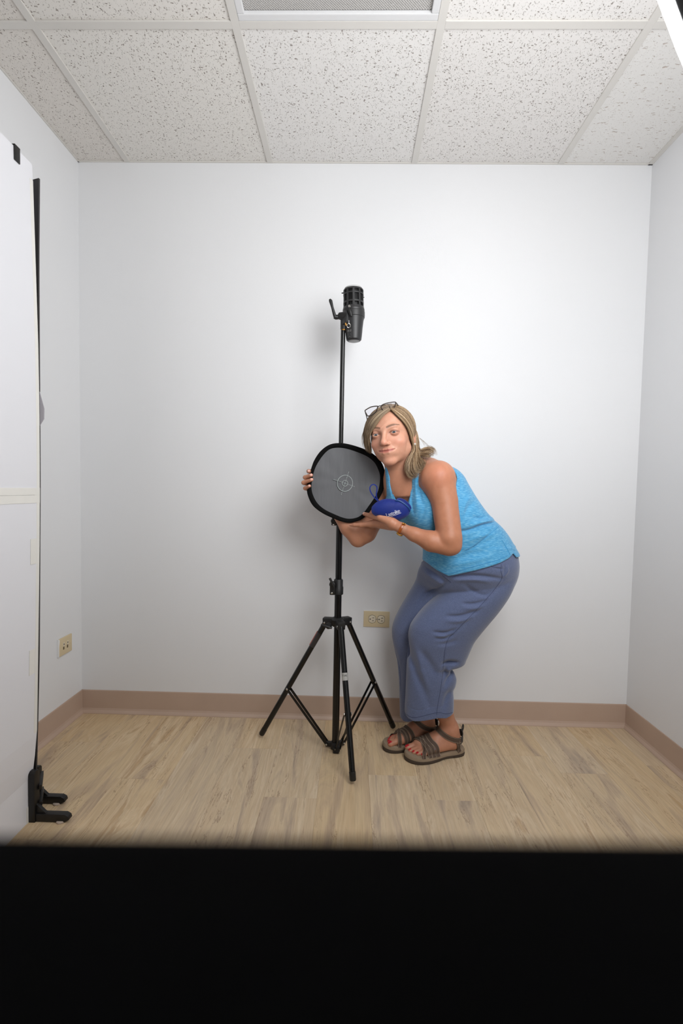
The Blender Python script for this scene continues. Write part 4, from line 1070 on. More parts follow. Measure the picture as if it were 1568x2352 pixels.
# nails are shallow flats on the fingers
for k2, tp, r in tips:
    d = (tp-k2); d /= np.linalg.norm(d); nails.append((tp+d*r*.05+np.array([0, -r*.74, r*.25]), r*.62, d, 'finger'))
nails.append((at(834.5, 1178.8, -.384), .0052, at(834, 1180, -.38)-at(850, 1185, -.41), 'finger'))
def bx3(c, r): return (np.asarray(c)-r, np.asarray(c)+r)
hlo, hhi = HC-np.array([.095, .125, .122]), HC+np.array([.100, .125, .125])
flo, fhi = hw(0, -.03, .07)-np.array([.068, .052, .078]), hw(0, -.03, .07)+np.array([.068, .052, .078])
allp = np.array([f.bb[0] for f, *_ in ops]+[f.bb[1] for f, *_ in ops])
blo, bhi = allp.min(0)-.01, allp.max(0)+.01; bhi[2] = HC[2]
ft_lo = np.array([1.31, -.40, .015]); ft_hi = np.array([1.70, -.10, .16])
hl_lo, hl_hi = at(798, 1222, -.515)-.003, at(920, 1172, -.30)+.003; hl_lo[1], hl_hi[1] = -.515, -.295
hr_lo, hr_hi = at(688, 1135, -.39)-.002, at(760, 1072, -.29)+.002; hr_lo[1], hr_hi[1] = -.392, -.285
V, Q = implicit(ops, [(blo, bhi, .0042), (hlo, hhi, .0013), (hl_lo, hl_hi, .0016), (hr_lo, hr_hi, .0013), (ft_lo, ft_hi, .0019)], it=1)
# true skin colouring: flushed cheeks and shoulders, lips, brows, nails
base_c = np.array(lin((180, 127, 100))); colr = np.tile(base_c, (len(V), 1))
def blend(mask, rgb): 
    global colr
    m = np.clip(mask, 0, 1)[:, None]; colr = colr*(1-m)+np.array(lin(rgb))*m
hv = toh(V); inhead = (np.abs(hv[:, 0]) < .09)*np.clip((hv[:, 1]+.135)/.05, 0, 1)*(hv[:, 1] < .12)*np.clip((hv[:, 2]+.03)/.04, 0, 1)
def gz(c, r): return np.exp(-(((hv-np.array(c))/np.array(r))**2).sum(1))*inhead
blend(inhead*.8, (202, 152, 128))
for s in (-1, 1): blend(.32*gz((s*.040, -.032, .065), (.022, .018, .03)), (214, 132, 112))
blend(.45*gz((0, -.033, .105), (.012, .010, .015)), (212, 134, 112))
blend(.40*gz((0, -.09, .065), (.02, .016, .03)), (216, 148, 124))
lipm = inhead*(np.abs(hv[:, 0]) < .0265)*np.clip(1.5-np.abs(hv[:, 1]+.0590-np.abs(hv[:, 0])*.11)/np.interp(np.abs(hv[:, 0]), [0, .014, .027], [.0068, .0056, .0028])*1.1, 0, 1)*(hv[:, 2] > .072)
lipm *= np.clip((.0265-np.abs(hv[:, 0]))/.004, 0, 1)
blend(.85*lipm, (172, 96, 86))
line = inhead*(np.abs(hv[:, 0]) < .0285)*np.exp(-((hv[:, 1]+np.interp(np.abs(hv[:, 0]), [0, .013, .0275], [.0585, .0585, .0550]))/.0014)**2)*(hv[:, 2] > .07); blend(.6*line, (108, 54, 48))
for s in (-1, 1):
    x = s*hv[:, 0]; cy_ = .0175+.0052*np.sin(np.clip((x-.012)/.034, 0, 1)*math.pi*.72)
    w = np.interp(x, [.010, .016, .034, .048], [.0030, .0042, .0034, .0014])
    blend(inhead*.85*np.exp(-((hv[:, 1]-cy_)/w)**4)*(x > .010)*(x < .049)*(hv[:, 2] > .03), (98, 72, 55))
    e = np.sqrt(((hv[:, 0]-s*.031)/.0128)**2+((hv[:, 1]+.0010)/.0056)**2)
    blend(inhead*.9*np.exp(-((e-1.0)/.26)**2)*(hv[:, 2] > .06)*(hv[:, 1] > -.002), (70, 46, 38))
    blend(inhead*.3*np.exp(-((e-1.25)/.35)**2)*(hv[:, 2] > .06), (176, 116, 98))
arm_m = np.exp(-((V-at(1010, 1090, -.53))**2).sum(1)/.045**2); blend(.45*arm_m, (184, 104, 76))
armall = np.clip((V[:, 0]-at(880, 1200, -.45)[0])/.12, 0, 1)*np.clip((-.40-V[:, 1])/.05, 0, 1)*np.clip((at(0, 1060, -.4)[2]-V[:, 2])/.12, 0, 1)*(V[:, 2] > .4); blend(.6*armall, (166, 108, 78))
blend(.30*(V[:, 2] < .2), (180, 126, 100))
for c, r, d, kind in nails:
    d = np.asarray(d)/np.linalg.norm(d); p = V-c; al = p @ d; pr = np.linalg.norm(p-al[:, None]*d, axis=1)
    if kind == 'toe': blend(((np.abs(al) < r*1.0) & (pr < r*.92) & (p[:, 2] > -r*.6)).astype(float), (176, 12, 30))
    else:
        m_ = ((np.abs(al) < r*1.15) & (pr < r*.95) & (p[:, 1] < r*.6)).astype(float); blend(.9*m_, (226, 178, 166)); blend(.8*m_*(al > r*.55), (244, 232, 224))
woman = thing('person', ((FOOT_L[0]+FOOT_R[0])[0]/2-.1, -.25, 0), 'smiling woman in blue tank top and slate trousers crouching beside the light stand', 'person')
body = mk('body', V, Q, M_skin, woman, angle=180)
color_attr(body.data, colr)
body['label'] = 'tanned skin of face, arms and feet'
# eyes
M_eye = bpy.data.materials.new('eye'); M_eye.use_nodes = True
nt = M_eye.node_tree; b = nt.nodes['Principled BSDF']; b.inputs['Roughness'].default_value = .08
ca = nt.nodes.new('ShaderNodeVertexColor'); ca.layer_name = 'tint'; nt.links.new(ca.outputs[0], b.inputs['Base Color'])
tgt = toh(CC)
for s in (-1, 1):
    c = np.array([s*.0312, -.001, .0693]); r = .0124; look = tgt-c; look /= np.linalg.norm(look)
    a_, b2_, d_ = frame(look); v = []; cl_ = []; nr, ns = 22, 28
    for i in range(nr+1):
        th = math.pi*i/nr
        for k in range(ns):
            ph = 2*math.pi*k/ns; v.append(hw(*(c+r*(math.cos(th)*d_+math.sin(th)*(math.cos(ph)*a_+math.sin(ph)*b2_)))))
            x = math.sin(th)*r if th < 1.57 else 1
            cl_.append(lin((10, 10, 12)) if x < .0026 else lin((70, 86, 96)) if x < .0058 else lin((48, 54, 60)) if x < .0067 else lin((158, 148, 142)))  # eye white darkened to stand in for the shade of the brow
    f = [[i*ns+k, i*ns+(k+1) % ns, (i+1)*ns+(k+1) % ns, (i+1)*ns+k] for i in range(nr) for k in range(ns)]
    e = mk('eye', v, f, M_eye, woman); color_attr(e.data, np.array(cl_))
er = hw(.0745, -.044, -.008)
G().lathe([(0, -.0045), (.0035, -.003), (.0048, 0), (.0035, .003), (0, .0045)], er, (0, 0, 1), n=16, cap=False).build('earring', mat('pearl', (206, 200, 192), .2, metal=.2), woman)

# ------------------------------------------------------------------ tank top
def shirt_mat():
    m, N, L, b = node_setup('heather_jersey', .8); b.inputs['Sheen Weight'].default_value = .3; b.inputs['Specular IOR Level'].default_value = .2
    g = N.new('ShaderNodeNewGeometry'); mp = N.new('ShaderNodeMapping'); mp.inputs['Rotation'].default_value = (0, .55, 0); mp.inputs['Scale'].default_value = (70, 70, 520)
    L.new(g.outputs['Position'], mp.inputs['Vector'])
    nz = N.new('ShaderNodeTexNoise'); nz.inputs['Scale'].default_value = 1; nz.inputs['Detail'].default_value = 3; L.new(mp.outputs[0], nz.inputs['Vector'])
    rp = N.new('ShaderNodeValToRGB'); e = rp.color_ramp.elements; e[0].position = .36; e[0].color = lin((64, 138, 184))+(1,); e[1].position = .70; e[1].color = lin((118, 174, 204))+(1,)
    k = e.new(.52); k.color = lin((80, 154, 196))+(1,)
    L.new(nz.outputs[0], rp.inputs[0]); L.new(rp.outputs[0], b.inputs['Base Color'])
    bp = N.new('ShaderNodeBump'); bp.inputs['Strength'].default_value = .12; bp.inputs['Distance'].default_value = .001; L.new(nz.outputs[0], bp.inputs['Height']); L.new(bp.outputs[0], b.inputs['Normal'])
    return m
shirt_o = [(stack(TORSO, -.0005), .0), (stack([r[:1]+(r[1]-3, r[2]+1.5, r[3], r[4]+.007) for r in PELV[:5]]), .02)]
shirt_o += [(rc(at(955, 1066, -.41), at(958, 1096, -.425), .036, .048), .02), (el(at(985, 1170, -.425), (.066, .060, .080)), .03), (el(at(915, 1160, -.345), (.05, .07, .07)), .03)]
shirt_o += [(rc(hw(.004, -.062, -.030), at(925, 1112, -.385), .053, .0585), .02), (rc(at(925, 1104, -.39), at(965, 1088, -.41), .0475, .0535), .04), (rc(shR, at(880, 1150, -.30), .0535, .050), .02), (rc(at(938, 1064, -.385), at(985, 1084, -.42), .0455, .0495), .02)]
# hem: everything below a curved line goes
hem_px = [(960, 1292), (984, 1297), (1004, 1311), (1028, 1322), (1060, 1312), (1100, 1301), (1140, 1290), (1165, 1281), (1179, 1272), (1188, 1282), (1200, 1283)]
hem_poly = pxpoly(hem_px+[(1230, 1283), (1230, 1420), (930, 1420), (930, 1292)], -.42)
shirt_o += [(slab_cut(hem_poly, -.7, .0), .002, 's')]
vneck = pxpoly([(845, 960), (860, 1040), (886, 1062), (893, 1082), (899, 1104), (912, 1146), (926, 1174), (934, 1172), (939, 1150), (943, 1120), (945, 1095), (950, 1066), (962, 1040), (990, 960)], -.46)
shirt_o += [(slab_cut(vneck, -.7, -.30), .004, 's')]
armh = pxpoly([(975, 1030), (968, 1062), (965, 1090), (968, 1112), (975, 1132), (986, 1148), (1004, 1156), (1030, 1146), (1046, 1124), (1055, 1098), (1053, 1086), (1040, 1072), (1030, 1062), (1012, 1036)], -.47)
shirt_o += [(slab_cut(armh, -.7, -.33), .004, 's')]
armr = pxpoly([(840, 1040), (840, 1200), (872, 1186), (884, 1160), (888, 1140), (886, 1115), (884, 1090), (882, 1040)], -.40)
shirt_o += [(slab_cut(armr, -.7, .0), .004, 's')]
YL, YH = -.62, -.36
for P, w, a in (([(1152, 1202), (1110, 1207), (1070, 1219), (1040, 1221)], .006, .008), ([(1150, 1208), (1115, 1235), (1085, 1258), (1062, 1268)], .0035, .003), ([(1085, 1186), (1100, 1192), (1128, 1190)], .006, .005),
                ([(1150, 1196), (1110, 1199), (1075, 1208)], .008, -.005), ([(1140, 1226), (1100, 1232), (1070, 1246)], .008, -.003), ([(1130, 1240), (1100, 1252), (1075, 1272)], .007, .003), ([(1150, 1240), (1166, 1262), (1172, 1276)], .0025, .002),
                ([(1120, 1262), (1080, 1272), (1040, 1290)], .010, .004), ([(1130, 1276), (1080, 1288), (1030, 1300)], .009, -.003), ([(1020, 1288), (1005, 1296), (996, 1300)], .007, .003), ([(1098, 1150), (1075, 1168), (1066, 1190)], .008, .003), ([(1085, 1140), (1068, 1156), (1060, 1180)], .007, -.003),
                ([(948, 1095), (947, 1125), (945, 1150), (950, 1180)], .005, .004), ([(958, 1100), (962, 1130), (968, 1160)], .005, .004), ([(953, 1095), (954, 1130), (957, 1170)], .005, -.003), ([(975, 1150), (970, 1180), (962, 1205)], .006, .003),
                ([(905, 1120), (909, 1140), (915, 1155)], .0035, .003), ([(897, 1100), (901, 1125), (906, 1150)], .003, .003)):
    shirt_o.append((crease(P, -.46, w, a*1.4, YL, YH), 0., '+'))
# edge bands
lo, hi = np.array([1.28, -.60, .66]), np.array([1.86, -.12, 1.20])
V, Q = implicit(shirt_o, [(lo, hi, .0030)], it=2)
top_ = mk('tank_top', V, Q, shirt_mat(), woman, angle=180); top_['label'] = 'light blue heathered racerback tank top'
SHIRT_VQ = (V, Q)

# ------------------------------------------------------------------ trousers
def cloth_mat():
    m, N, L, b = node_setup('slate_knit', .85); b.inputs['Sheen Weight'].default_value = .35; b.inputs['Specular IOR Level'].default_value = .2
    g = N.new('ShaderNodeNewGeometry'); nz = N.new('ShaderNodeTexNoise'); nz.inputs['Scale'].default_value = 420; nz.inputs['Detail'].default_value = 2; L.new(g.outputs['Position'], nz.inputs['Vector'])
    rp = N.new('ShaderNodeValToRGB'); e = rp.color_ramp.elements; e[0].position = .3; e[0].color = lin((80, 90, 120))+(1,); e[1].position = .7; e[1].color = lin((97, 107, 138))+(1,)
    L.new(nz.outputs[0], rp.inputs[0]); L.new(rp.outputs[0], b.inputs['Base Color'])
    bp = N.new('ShaderNodeBump'); bp.inputs['Strength'].default_value = .1; bp.inputs['Distance'].default_value = .0008; L.new(nz.outputs[0], bp.inputs['Height']); L.new(bp.outputs[0], b.inputs['Normal'])
    return m
LEGL = [(1305, 1062, 1187, -.325, .085), (1322, 1044, 1184, -.33, .092), (1345, 1025, 1176, -.335, .095), (1369, 1003, 1164, -.338, .095), (1400, 972, 1143, -.340, .090), (1432, 946, 1117, -.340, .084), (1452, 938.5, 1101, -.338, .079), (1470, 937, 1088, -.335, .075), (1492, 934.5, 1078, -.328, .070), (1510, 933, 1070, -.322, .068),
        (1522, 932, 1063, -.318, .066), (1530, 932, 1037, -.316, .064), (1542, 932, 1042, -.313, .064), (1556, 931.5, 1047, -.310, .064), (1570, 931, 1045, -.307, .064), (1582, 930.5, 1040, -.304, .064), (1604, 930, 1041, -.30, .064), (1630, 929.5, 1040.5, -.297, .064), (1662, 929, 1040, -.295, .064)]
LEGR = [(1296, 972, 1110, -.27, .085), (1315, 961, 1120, -.255, .090), (1338, 954, 1115, -.245, .090), (1369, 936, 1092, -.235, .088), (1396, 920, 1068, -.228, .084), (1423, 906.5, 1040, -.222, .078), (1443, 900.5, 1022, -.218, .074), (1458, 900, 1012, -.214, .070), (1472, 901.5, 1006, -.212, .067), (1503, 908, 1000, -.206, .062), (1521, 912, 1000, -.203, .060),
        (1559, 915.5, 1004, -.200, .060), (1615, 917.5, 1008, -.198, .060), (1675, 919, 1010, -.196, .060)]
tro = [(stack(PELV), .0), (stack(LEGR, p=2.3), .03), (stack(LEGL, p=2.3), .004)]
# hollow hems
tro += [(rc(at(985, 1640, -.296), at(985, 1690, -.296), .055, .056), .003, 's'), (rc(at(966, 1650, -.197), at(966, 1700, -.197), .050, .050), .003, 's')]
hemL = slab_cut(pxpoly([(900, 1640), (928, 1644), (938, 1655), (952, 1657), (985, 1650), (1004, 1646), (1024, 1649), (1044, 1645), (1070, 1645), (1070, 1780), (900, 1780)], -.345), -.70, -.247)
hemR = slab_cut(pxpoly([(880, 1658), (920, 1660), (930, 1662), (960, 1655), (1040, 1640), (1080, 1640), (1080, 1790), (880, 1790)], -.25), -.2475, .0)
tro += [(hemL, .0015, 's'), (hemR, .0015, 's')]
YL, YH = -.50, -.30
for P, w, a in (([(1150, 1312), (1152, 1328), (1138, 1350), (1120, 1372), (1095, 1400), (1070, 1425), (1048, 1448), (1030, 1466), (1022, 1490), (1018, 1530), (1012, 1580), (1005, 1620), (1002, 1644)], .0022, .0022),
                ([(1062, 1338), (1085, 1356), (1108, 1364), (1128, 1356)], .008, .004), ([(1060, 1384), (1085, 1384), (1112, 1376)], .006, .004), ([(1022, 1414), (1055, 1412), (1092, 1400)], .007, .005), ([(994, 1451), (1020, 1452), (1045, 1443)], .006, .005), ([(1000, 1466), (1020, 1466), (1040, 1456)], .006, .004),
                ([(1060, 1394), (1085, 1394), (1108, 1388)], .007, -.003), ([(1025, 1424), (1055, 1422), (1085, 1412)], .008, -.004), ([(1000, 1460), (1022, 1459)], .005, -.003), ([(1005, 1480), (1025, 1478), (1050, 1470)], .008, .003),
                ([(1030, 1322), (1060, 1318), (1100, 1318), (1148, 1326)], .007, .006), ([(1040, 1330), (1080, 1326), (1120, 1332)], .008, -.004), ([(985, 1310), (1005, 1322), (1022, 1336)], .008, .006), ([(975, 1318), (1000, 1334), (1020, 1346)], .009, -.003), ([(1034, 1326), (1022, 1345), (1004, 1368), (985, 1384), (957, 1413)], .010, .008),
                ([(942, 1490), (950, 1520), (962, 1560), (978, 1600), (992, 1640)], .014, .006), ([(970, 1500), (990, 1530), (1004, 1560)], .014, .005), ([(960, 1500), (968, 1540), (985, 1590)], .012, -.004), ([(1034, 1528), (1028, 1545), (1024, 1570)], .010, .006), ([(1046, 1555), (1034, 1572), (1026, 1590)], .009, .006), ([(1040, 1600), (1030, 1620), (1024, 1645)], .010, .004), ([(1030, 1540), (1036, 1556), (1034, 1566)], .008, -.005), ([(1020, 1530), (1034, 1527), (1054, 1529)], .008, .010),
                ([(928, 1638), (960, 1648), (1000, 1637), (1042, 1637)], .0016, .0016), ([(1128, 1301), (1149, 1303)], .003, .003), ([(1152, 1294), (1150, 1318)], .003, .003), ([(1150, 1322), (1160, 1310), (1158, 1296)], .004, -.003)):
    tro.append((crease(P, -.41, w, a*(1.6 if w > .004 else 1.), YL, YH), 0., '+'))
for P, w, a in (([(918, 1652), (945, 1660), (985, 1648)], .0016, .0016), ([(905, 1500), (912, 1530), (914, 1570)], .010, .003), ([(930, 1480), (925, 1530), (924, 1600)], .010, .004)):
    tro.append((crease(P, -.27, w, a, -.36, -.22), 0., '+'))
allp = np.array([tro[i][0].bb[j] for i in range(3) for j in (0, 1)])
V, Q = implicit(tro, [(allp.min(0)-.012, allp.max(0)+.012, .0028)], it=1)
from mathutils.bvhtree import BVHTree
def bvh_of(V, Q): return BVHTree.FromPolygons(V.tolist(), Q.tolist())
def on_surface(bv, pts, per=8, lift=.0002):
    """seam line seen at these picture points, laid onto the cloth itself"""
    out = []
    for u, v, _ in catmull([(a, b, 0) for a, b in pts], per):
        r = CF+CR*(u-784)/FPX+CU*(1176-v)/FPX; r = r/np.linalg.norm(r)
        hit = bv.ray_cast(Vector(CC), Vector(r))
        if hit[0] is not None: out.append(np.array(hit[0])-r*lift)
    return out
trs = mk('trousers', V, Q, cloth_mat(), woman, angle=180); trs['label'] = 'wide slate blue knit trousers'
M_seam = mat('trouser_seam', (60, 68, 96), .85)
bv = bvh_of(V, Q)
for P in ([(1150, 1312), (1152, 1328), (1138, 1350), (1120, 1372), (1095, 1400), (1070, 1425), (1048, 1448), (1030, 1466), (1022, 1490), (1018, 1530), (1012, 1580), (1005, 1620), (1002, 1643)],
          [(931, 1639), (945, 1647.5), (965, 1646), (1003, 1637), (1025, 1639.5), (1039, 1636.5)], [(920, 1653), (928, 1655)], [(1024, 1345), (1003, 1369), (985, 1386), (957, 1415)][:0] or [(1016, 1322), (1026, 1330), (1036, 1338)],
          [(1128, 1301.5), (1148, 1304)], [(1151, 1296), (1149.5, 1312)]):
    pts = on_surface(bv, P)
    if len(pts) > 3: G().tube(pts, .0008, 6).build('seam', M_seam, trs)
bv = bvh_of(*SHIRT_VQ); M_tseam = mat('top_seam', (52, 128, 176), .85)
for P in ([(1148, 1207), (1118, 1232), (1090, 1252), (1066, 1266)], [(1152, 1240), (1165, 1262), (1171, 1274)], [(1004, 1308), (1028, 1318.5), (1060, 1309), (1100, 1298), (1140, 1287), (1164, 1278)], [(967, 1106), (974, 1130), (984, 1146)]):
    pts = on_surface(bv, P)
    if len(pts) > 3: G().tube(pts, .0008, 6).build('seam', M_tseam, top_)

# ------------------------------------------------------------------ sandals
M_sole = mat('sandal_sole', (66, 54, 44), .8, var=.12); M_bed = mat('footbed', (138, 120, 99), .75, var=.1, bump=.2, bscale=400)
M_strap = mat('brown_webbing', (78, 61, 49), .75, var=.12, vscale=200, bump=.2, bscale=600); M_trim = mat('strap_edge', (150, 132, 112), .7); M_dark = mat('heel_padding', (50, 46, 44), .8)
def fmin(ops_, P):
    d = np.full(len(P), 1.); X, Y, Z = P[:, 0], P[:, 1], P[:, 2]
    for o in ops_: d = smin(d, o[0](X, Y, Z), max(o[1], .004))
    return d
sole_xy = [(-.012, .0), (-.006, .024), (.012, .033), (.05, .031), (.085, .030), (.120, .036), (.165, .045), (.195, .044), (.218, .034), (.232, .014), (.231, -.008), (.216, -.030), (.190, -.044), (.155, -.048), (.115, -.042), (.075, -.034), (.04, -.034), (.01, -.031), (-.007, -.022)]
for key, fr_, lab in (('L', FOOT_L, 'brown strappy sandal on the nearer foot'), ('R', FOOT_R, 'brown strappy sandal on the farther foot')):
    o, f_, s_ = fr_; inn_ = s_ if key == 'L' else -s_
    q = lambda t, w, z: o+f_*t+inn_*w+np.array([0, 0, z])
    mine = foot_ops[:14] if key == 'L' else foot_ops[14:]
    outl = catmull([(a, b, 0) for a, b in sole_xy], 4, True)[:, :2]; n = len(outl); cen = np.array([.11, 0])
    def tier(lv):
        v = []
        for off, z, rise in lv:
            for a, b in outl:
                d = np.array([a, b])-cen; d /= np.linalg.norm(d); t, w = a+d[0]*off, b+d[1]*off
                arch = .008*math.exp(-((a-.07)/.03)**2) if z < .008 else 0
                v.append(q(t, w, z+arch+rise*(.006*max(0, (a-.19)/.04)+.004*max(0, (.02-a)/.03))))
        f = [list(range(n))[::-1], [(len(lv)-1)*n+i for i in range(n)]]
        for r in range(len(lv)-1):
            for i in range(n): f.append([r*n+i, r*n+(i+1) % n, (r+1)*n+(i+1) % n, (r+1)*n+i])
        return v, f
    v, f = tier([(-.006, .0005, 0), (-.001, .002, 0), (.001, .008, .3), (.0, .013, .6)])
    sl = mk('sandal', v, f, M_sole, woman, angle=50); sl['label'] = lab
    v, f = tier([(-.0005, .012, .6), (.0, .020, 1), (-.003, .0255, 1), (-.008, .0262, 1)])
    mk('footbed', v, f, M_bed, sl, angle=50)
    def strap(path, wid, m=M_strap, edge=True, lift=.0022, name='strap'):
        """path: rough (t, w, z) points on the foot, pushed onto the skin"""
        P = catmull([(a, b, c) for a, b, c in path], 6); pts = np.array([q(*p) for p in P]); e_ = .0005
        def grad(p):
            g_ = np.stack([fmin(mine, p+np.eye(3)[i]*e_)-fmin(mine, p-np.eye(3)[i]*e_) for i in range(3)], 1); return g_/(np.linalg.norm(g_, axis=1)[:, None]+1e-9)
        for _ in range(5):
            nr = grad(pts); d_ = fmin(mine, pts); st = nr*(lift-d_)[:, None]; st[pts[:, 2] < .030] = 0; pts = pts+st
        nr = grad(pts)
        pts = np.array(pts); 
        for _ in range(2): pts[1:-1] = (pts[:-2]+2*pts[1:-1]+pts[2:])/4
        T = np.gradient(pts, axis=0); T /= np.linalg.norm(T, axis=1)[:, None]
        def ribbon(w0, w1, th, up, nm, mm, par):
            v = []; f = []
            for p, t, nn_ in zip(pts, T, nr):
                S = np.cross(t, nn_); S /= np.linalg.norm(S); N_ = np.cross(S, t)
                v += [p+S*w0+N_*(up+th), p+S*w1+N_*(up+th), p+S*w1+N_*(up-th), p+S*w0+N_*(up-th)]
            m_ = len(pts); f = [[0, 1, 2, 3], [4*m_-1, 4*m_-2, 4*m_-3, 4*m_-4]]
            for i in range(m_-1):
                for k in range(4): f.append([4*i+k, 4*i+(k+1) % 4, 4*i+4+(k+1) % 4, 4*i+4+k])
            return mk(nm, v, f, mm, par, smooth=False)
        ribbon(-wid/2, wid/2, .0014, 0, name, m, sl)
        if edge:
            for s in (-1, 1): ribbon(s*wid/2*.86-.0005, s*wid/2*.86+.0005, .0004, .0016, 'stitching', M_trim, sl)
    z0 = .024
    for A_, B_, wd in ((.176, .150, .0150), (.150, .180, .0150), (.134, .142, .0150), (.116, .120, .0160)):
        mid = (A_+B_)/2+(.012 if abs(A_-B_) < .02 else 0)
        wo, wi = -.046+.10*max(0, .14-A_), .044-.10*max(0, .14-B_)
        strap([(A_, wo, z0), (A_*.8+mid*.2, -.040, .042), (A_*.6+mid*.4, -.026, .056), (mid, .0, .070), (B_*.6+mid*.4, .026, .064), (B_*.8+mid*.2, .040, .048), (B_, wi, z0)], wd)
    strap([(.000, -.026, .066), (.030, -.036, .070), (.062, -.034, .082), (.084, -.018, .094), (.090, .0, .097), (.084, .018, .094), (.062, .034, .082), (.030, .036, .070), (.000, .026, .066)], .019)
    strap([(.020, -.0335, z0), (.028, -.034, .046), (.034, -.035, .068)], .016); strap([(.020, .0335, z0), (.028, .034, .046), (.034, .035, .068)], .016)
    # heel counter and pull loop
    hc = [q(.030, -.033, .062), q(.008, -.026, .072), q(-.001, -.010, .080), q(-.003, .0, .082), q(-.001, .010, .080), q(.008, .026, .072), q(.030, .033, .062)]
    hc = catmull(hc, 4); v = []; f = []
    for p in hc: v += [p+np.array([0, 0, .010]), p-np.array([0, 0, .016]), p-np.array([0, 0, .016])-f_*.003, p+np.array([0, 0, .010])-f_*.003]
    for i in range(len(hc)-1):
        for k in range(4): f.append([4*i+k, 4*i+(k+1) % 4, 4*i+4+(k+1) % 4, 4*i+4+k])
    mk('heel_strap', v, f, M_dark, sl)
    G().tube(catmull([q(-.002, -.004, .088), q(-.005, -.003, .106), q(-.010, .0, .112), q(-.012, .0, .100), q(-.007, .0, .084)], 5), .0022, 8).build('pull_loop', M_dark, sl)
    if key == 'L':
        G().box(q(.125, -.0375, .0515), (.012, .0012, .004), np.array([f_, -inn_*.8+np.array([0, 0, .6]), np.cross(f_, -inn_*.8+np.array([0, 0, .6]))])).build('logo_tab', mat('lilac_tab', (122, 112, 160), .6), sl)

# ------------------------------------------------------------------ bracelet
M_amber = mat('amber_leather', (146, 74, 26), .3, var=.2, vscale=90, spec=.6); M_gold = mat('antique_gold', (170, 128, 62), .3, metal=.85)
bc = at(921.5, 1214.5, -.4915); bd = at(950, 1227, -.500)-wrL; bd /= np.linalg.norm(bd)
br_ = thing('bracelet', bc, 'amber brown bangle with gold clasp on the nearer wrist', 'bracelet')
a_, b2_, d_ = frame(bd); v = []; f = []; nb = 40
for i in range(nb):
    t = 2*math.pi*i/nb; e = math.cos(t)*a_+math.sin(t)*b2_
    for dr, dd in ((.0, -.0050), (.0028, -.0042), (.0034, 0), (.0028, .0042), (.0, .0050), (-.0006, 0)): v.append(bc+e*(.0190+dr)+d_*dd)
for i in range(nb):
    for k in range(6): f.append([i*6+k, i*6+(k+1) % 6, ((i+1) % nb)*6+(k+1) % 6, ((i+1) % nb)*6+k])
mk('band', v, f, M_amber, br_)
for uv in ((925.5, 1202.5, -.508), (929.5, 1204, -.506)):
    G().lathe([(0, -.003), (.0028, -.002), (.0034, 0), (.0028, .002), (0, .003)], at(*uv), (1, .2, .3), n=12, cap=False).build('stud', M_gold, br_)
G().tube(catmull([at(911.5, 1223.5, -.504), at(914, 1227, -.506), at(919, 1229.5, -.506), at(923, 1229.5, -.502)], 4), [.0030]*13, 8).build('clasp', M_gold, br_)
# ------------------------------------------------------------------ hair
def hair_mat():
    m, N, L, b = node_setup('hair', .42)
    ca = N.new('ShaderNodeVertexColor'); ca.layer_name = 'tint'; L.new(ca.outputs[0], b.inputs['Base Color'])
    b.inputs['Specular IOR Level'].default_value = .45; b.inputs['Anisotropic'].default_value = .5
    return m
M_hair = hair_mat()
# cap of hair over the skull, open at the face
cap = [(hel((0, .021, -.024), (.0745, .0785, .093)), .0), (hel((.0, -.03, -.050), (.070, .075, .06)), .03)]
cap += [(hel((.010, -.022, .085), (.064, .083, .066)), .006, 's'), (hel((0, -.11, .0), (.12, .045, .09)), .01, 's')]
V, Q = implicit(cap, [(HC-.125, HC+.125, .0026)], it=2)
hair = mk('hair', V, Q, M_hair, woman, angle=180); hair['label'] = 'shoulder-length dark blond hair'
color_attr(hair.data, np.tile(np.array(lin((104, 82, 60))), (len(V), 1)))
HEADF = [(o[0], o[1]) for o in head[:10]]+[(neck[0][0], .02)]
def hd(P):
    d = np.full(len(P), 1.)
    for fn, k in HEADF: d = smin(d, fn(P[:, 0], P[:, 1], P[:, 2]), max(k, .004))
    return d
def push_out(P, margin):
    """keep strands on the outside of the head"""
    sh = P.shape; P = P.reshape(-1, 3).copy(); e = .001; mg = np.broadcast_to(margin, sh[:2]).reshape(-1)
    for _ in range(3):
        d = hd(P); b = d < mg
        if not b.any(): break
        p = P[b]; g = np.stack([hd(p+np.eye(3)[i]*e)-hd(p-np.eye(3)[i]*e) for i in range(3)], 1); g /= np.linalg.norm(g, axis=1)[:, None]+1e-9
        P[b] = p+g*(mg[b]-d[b])[:, None]
    return P.reshape(sh)
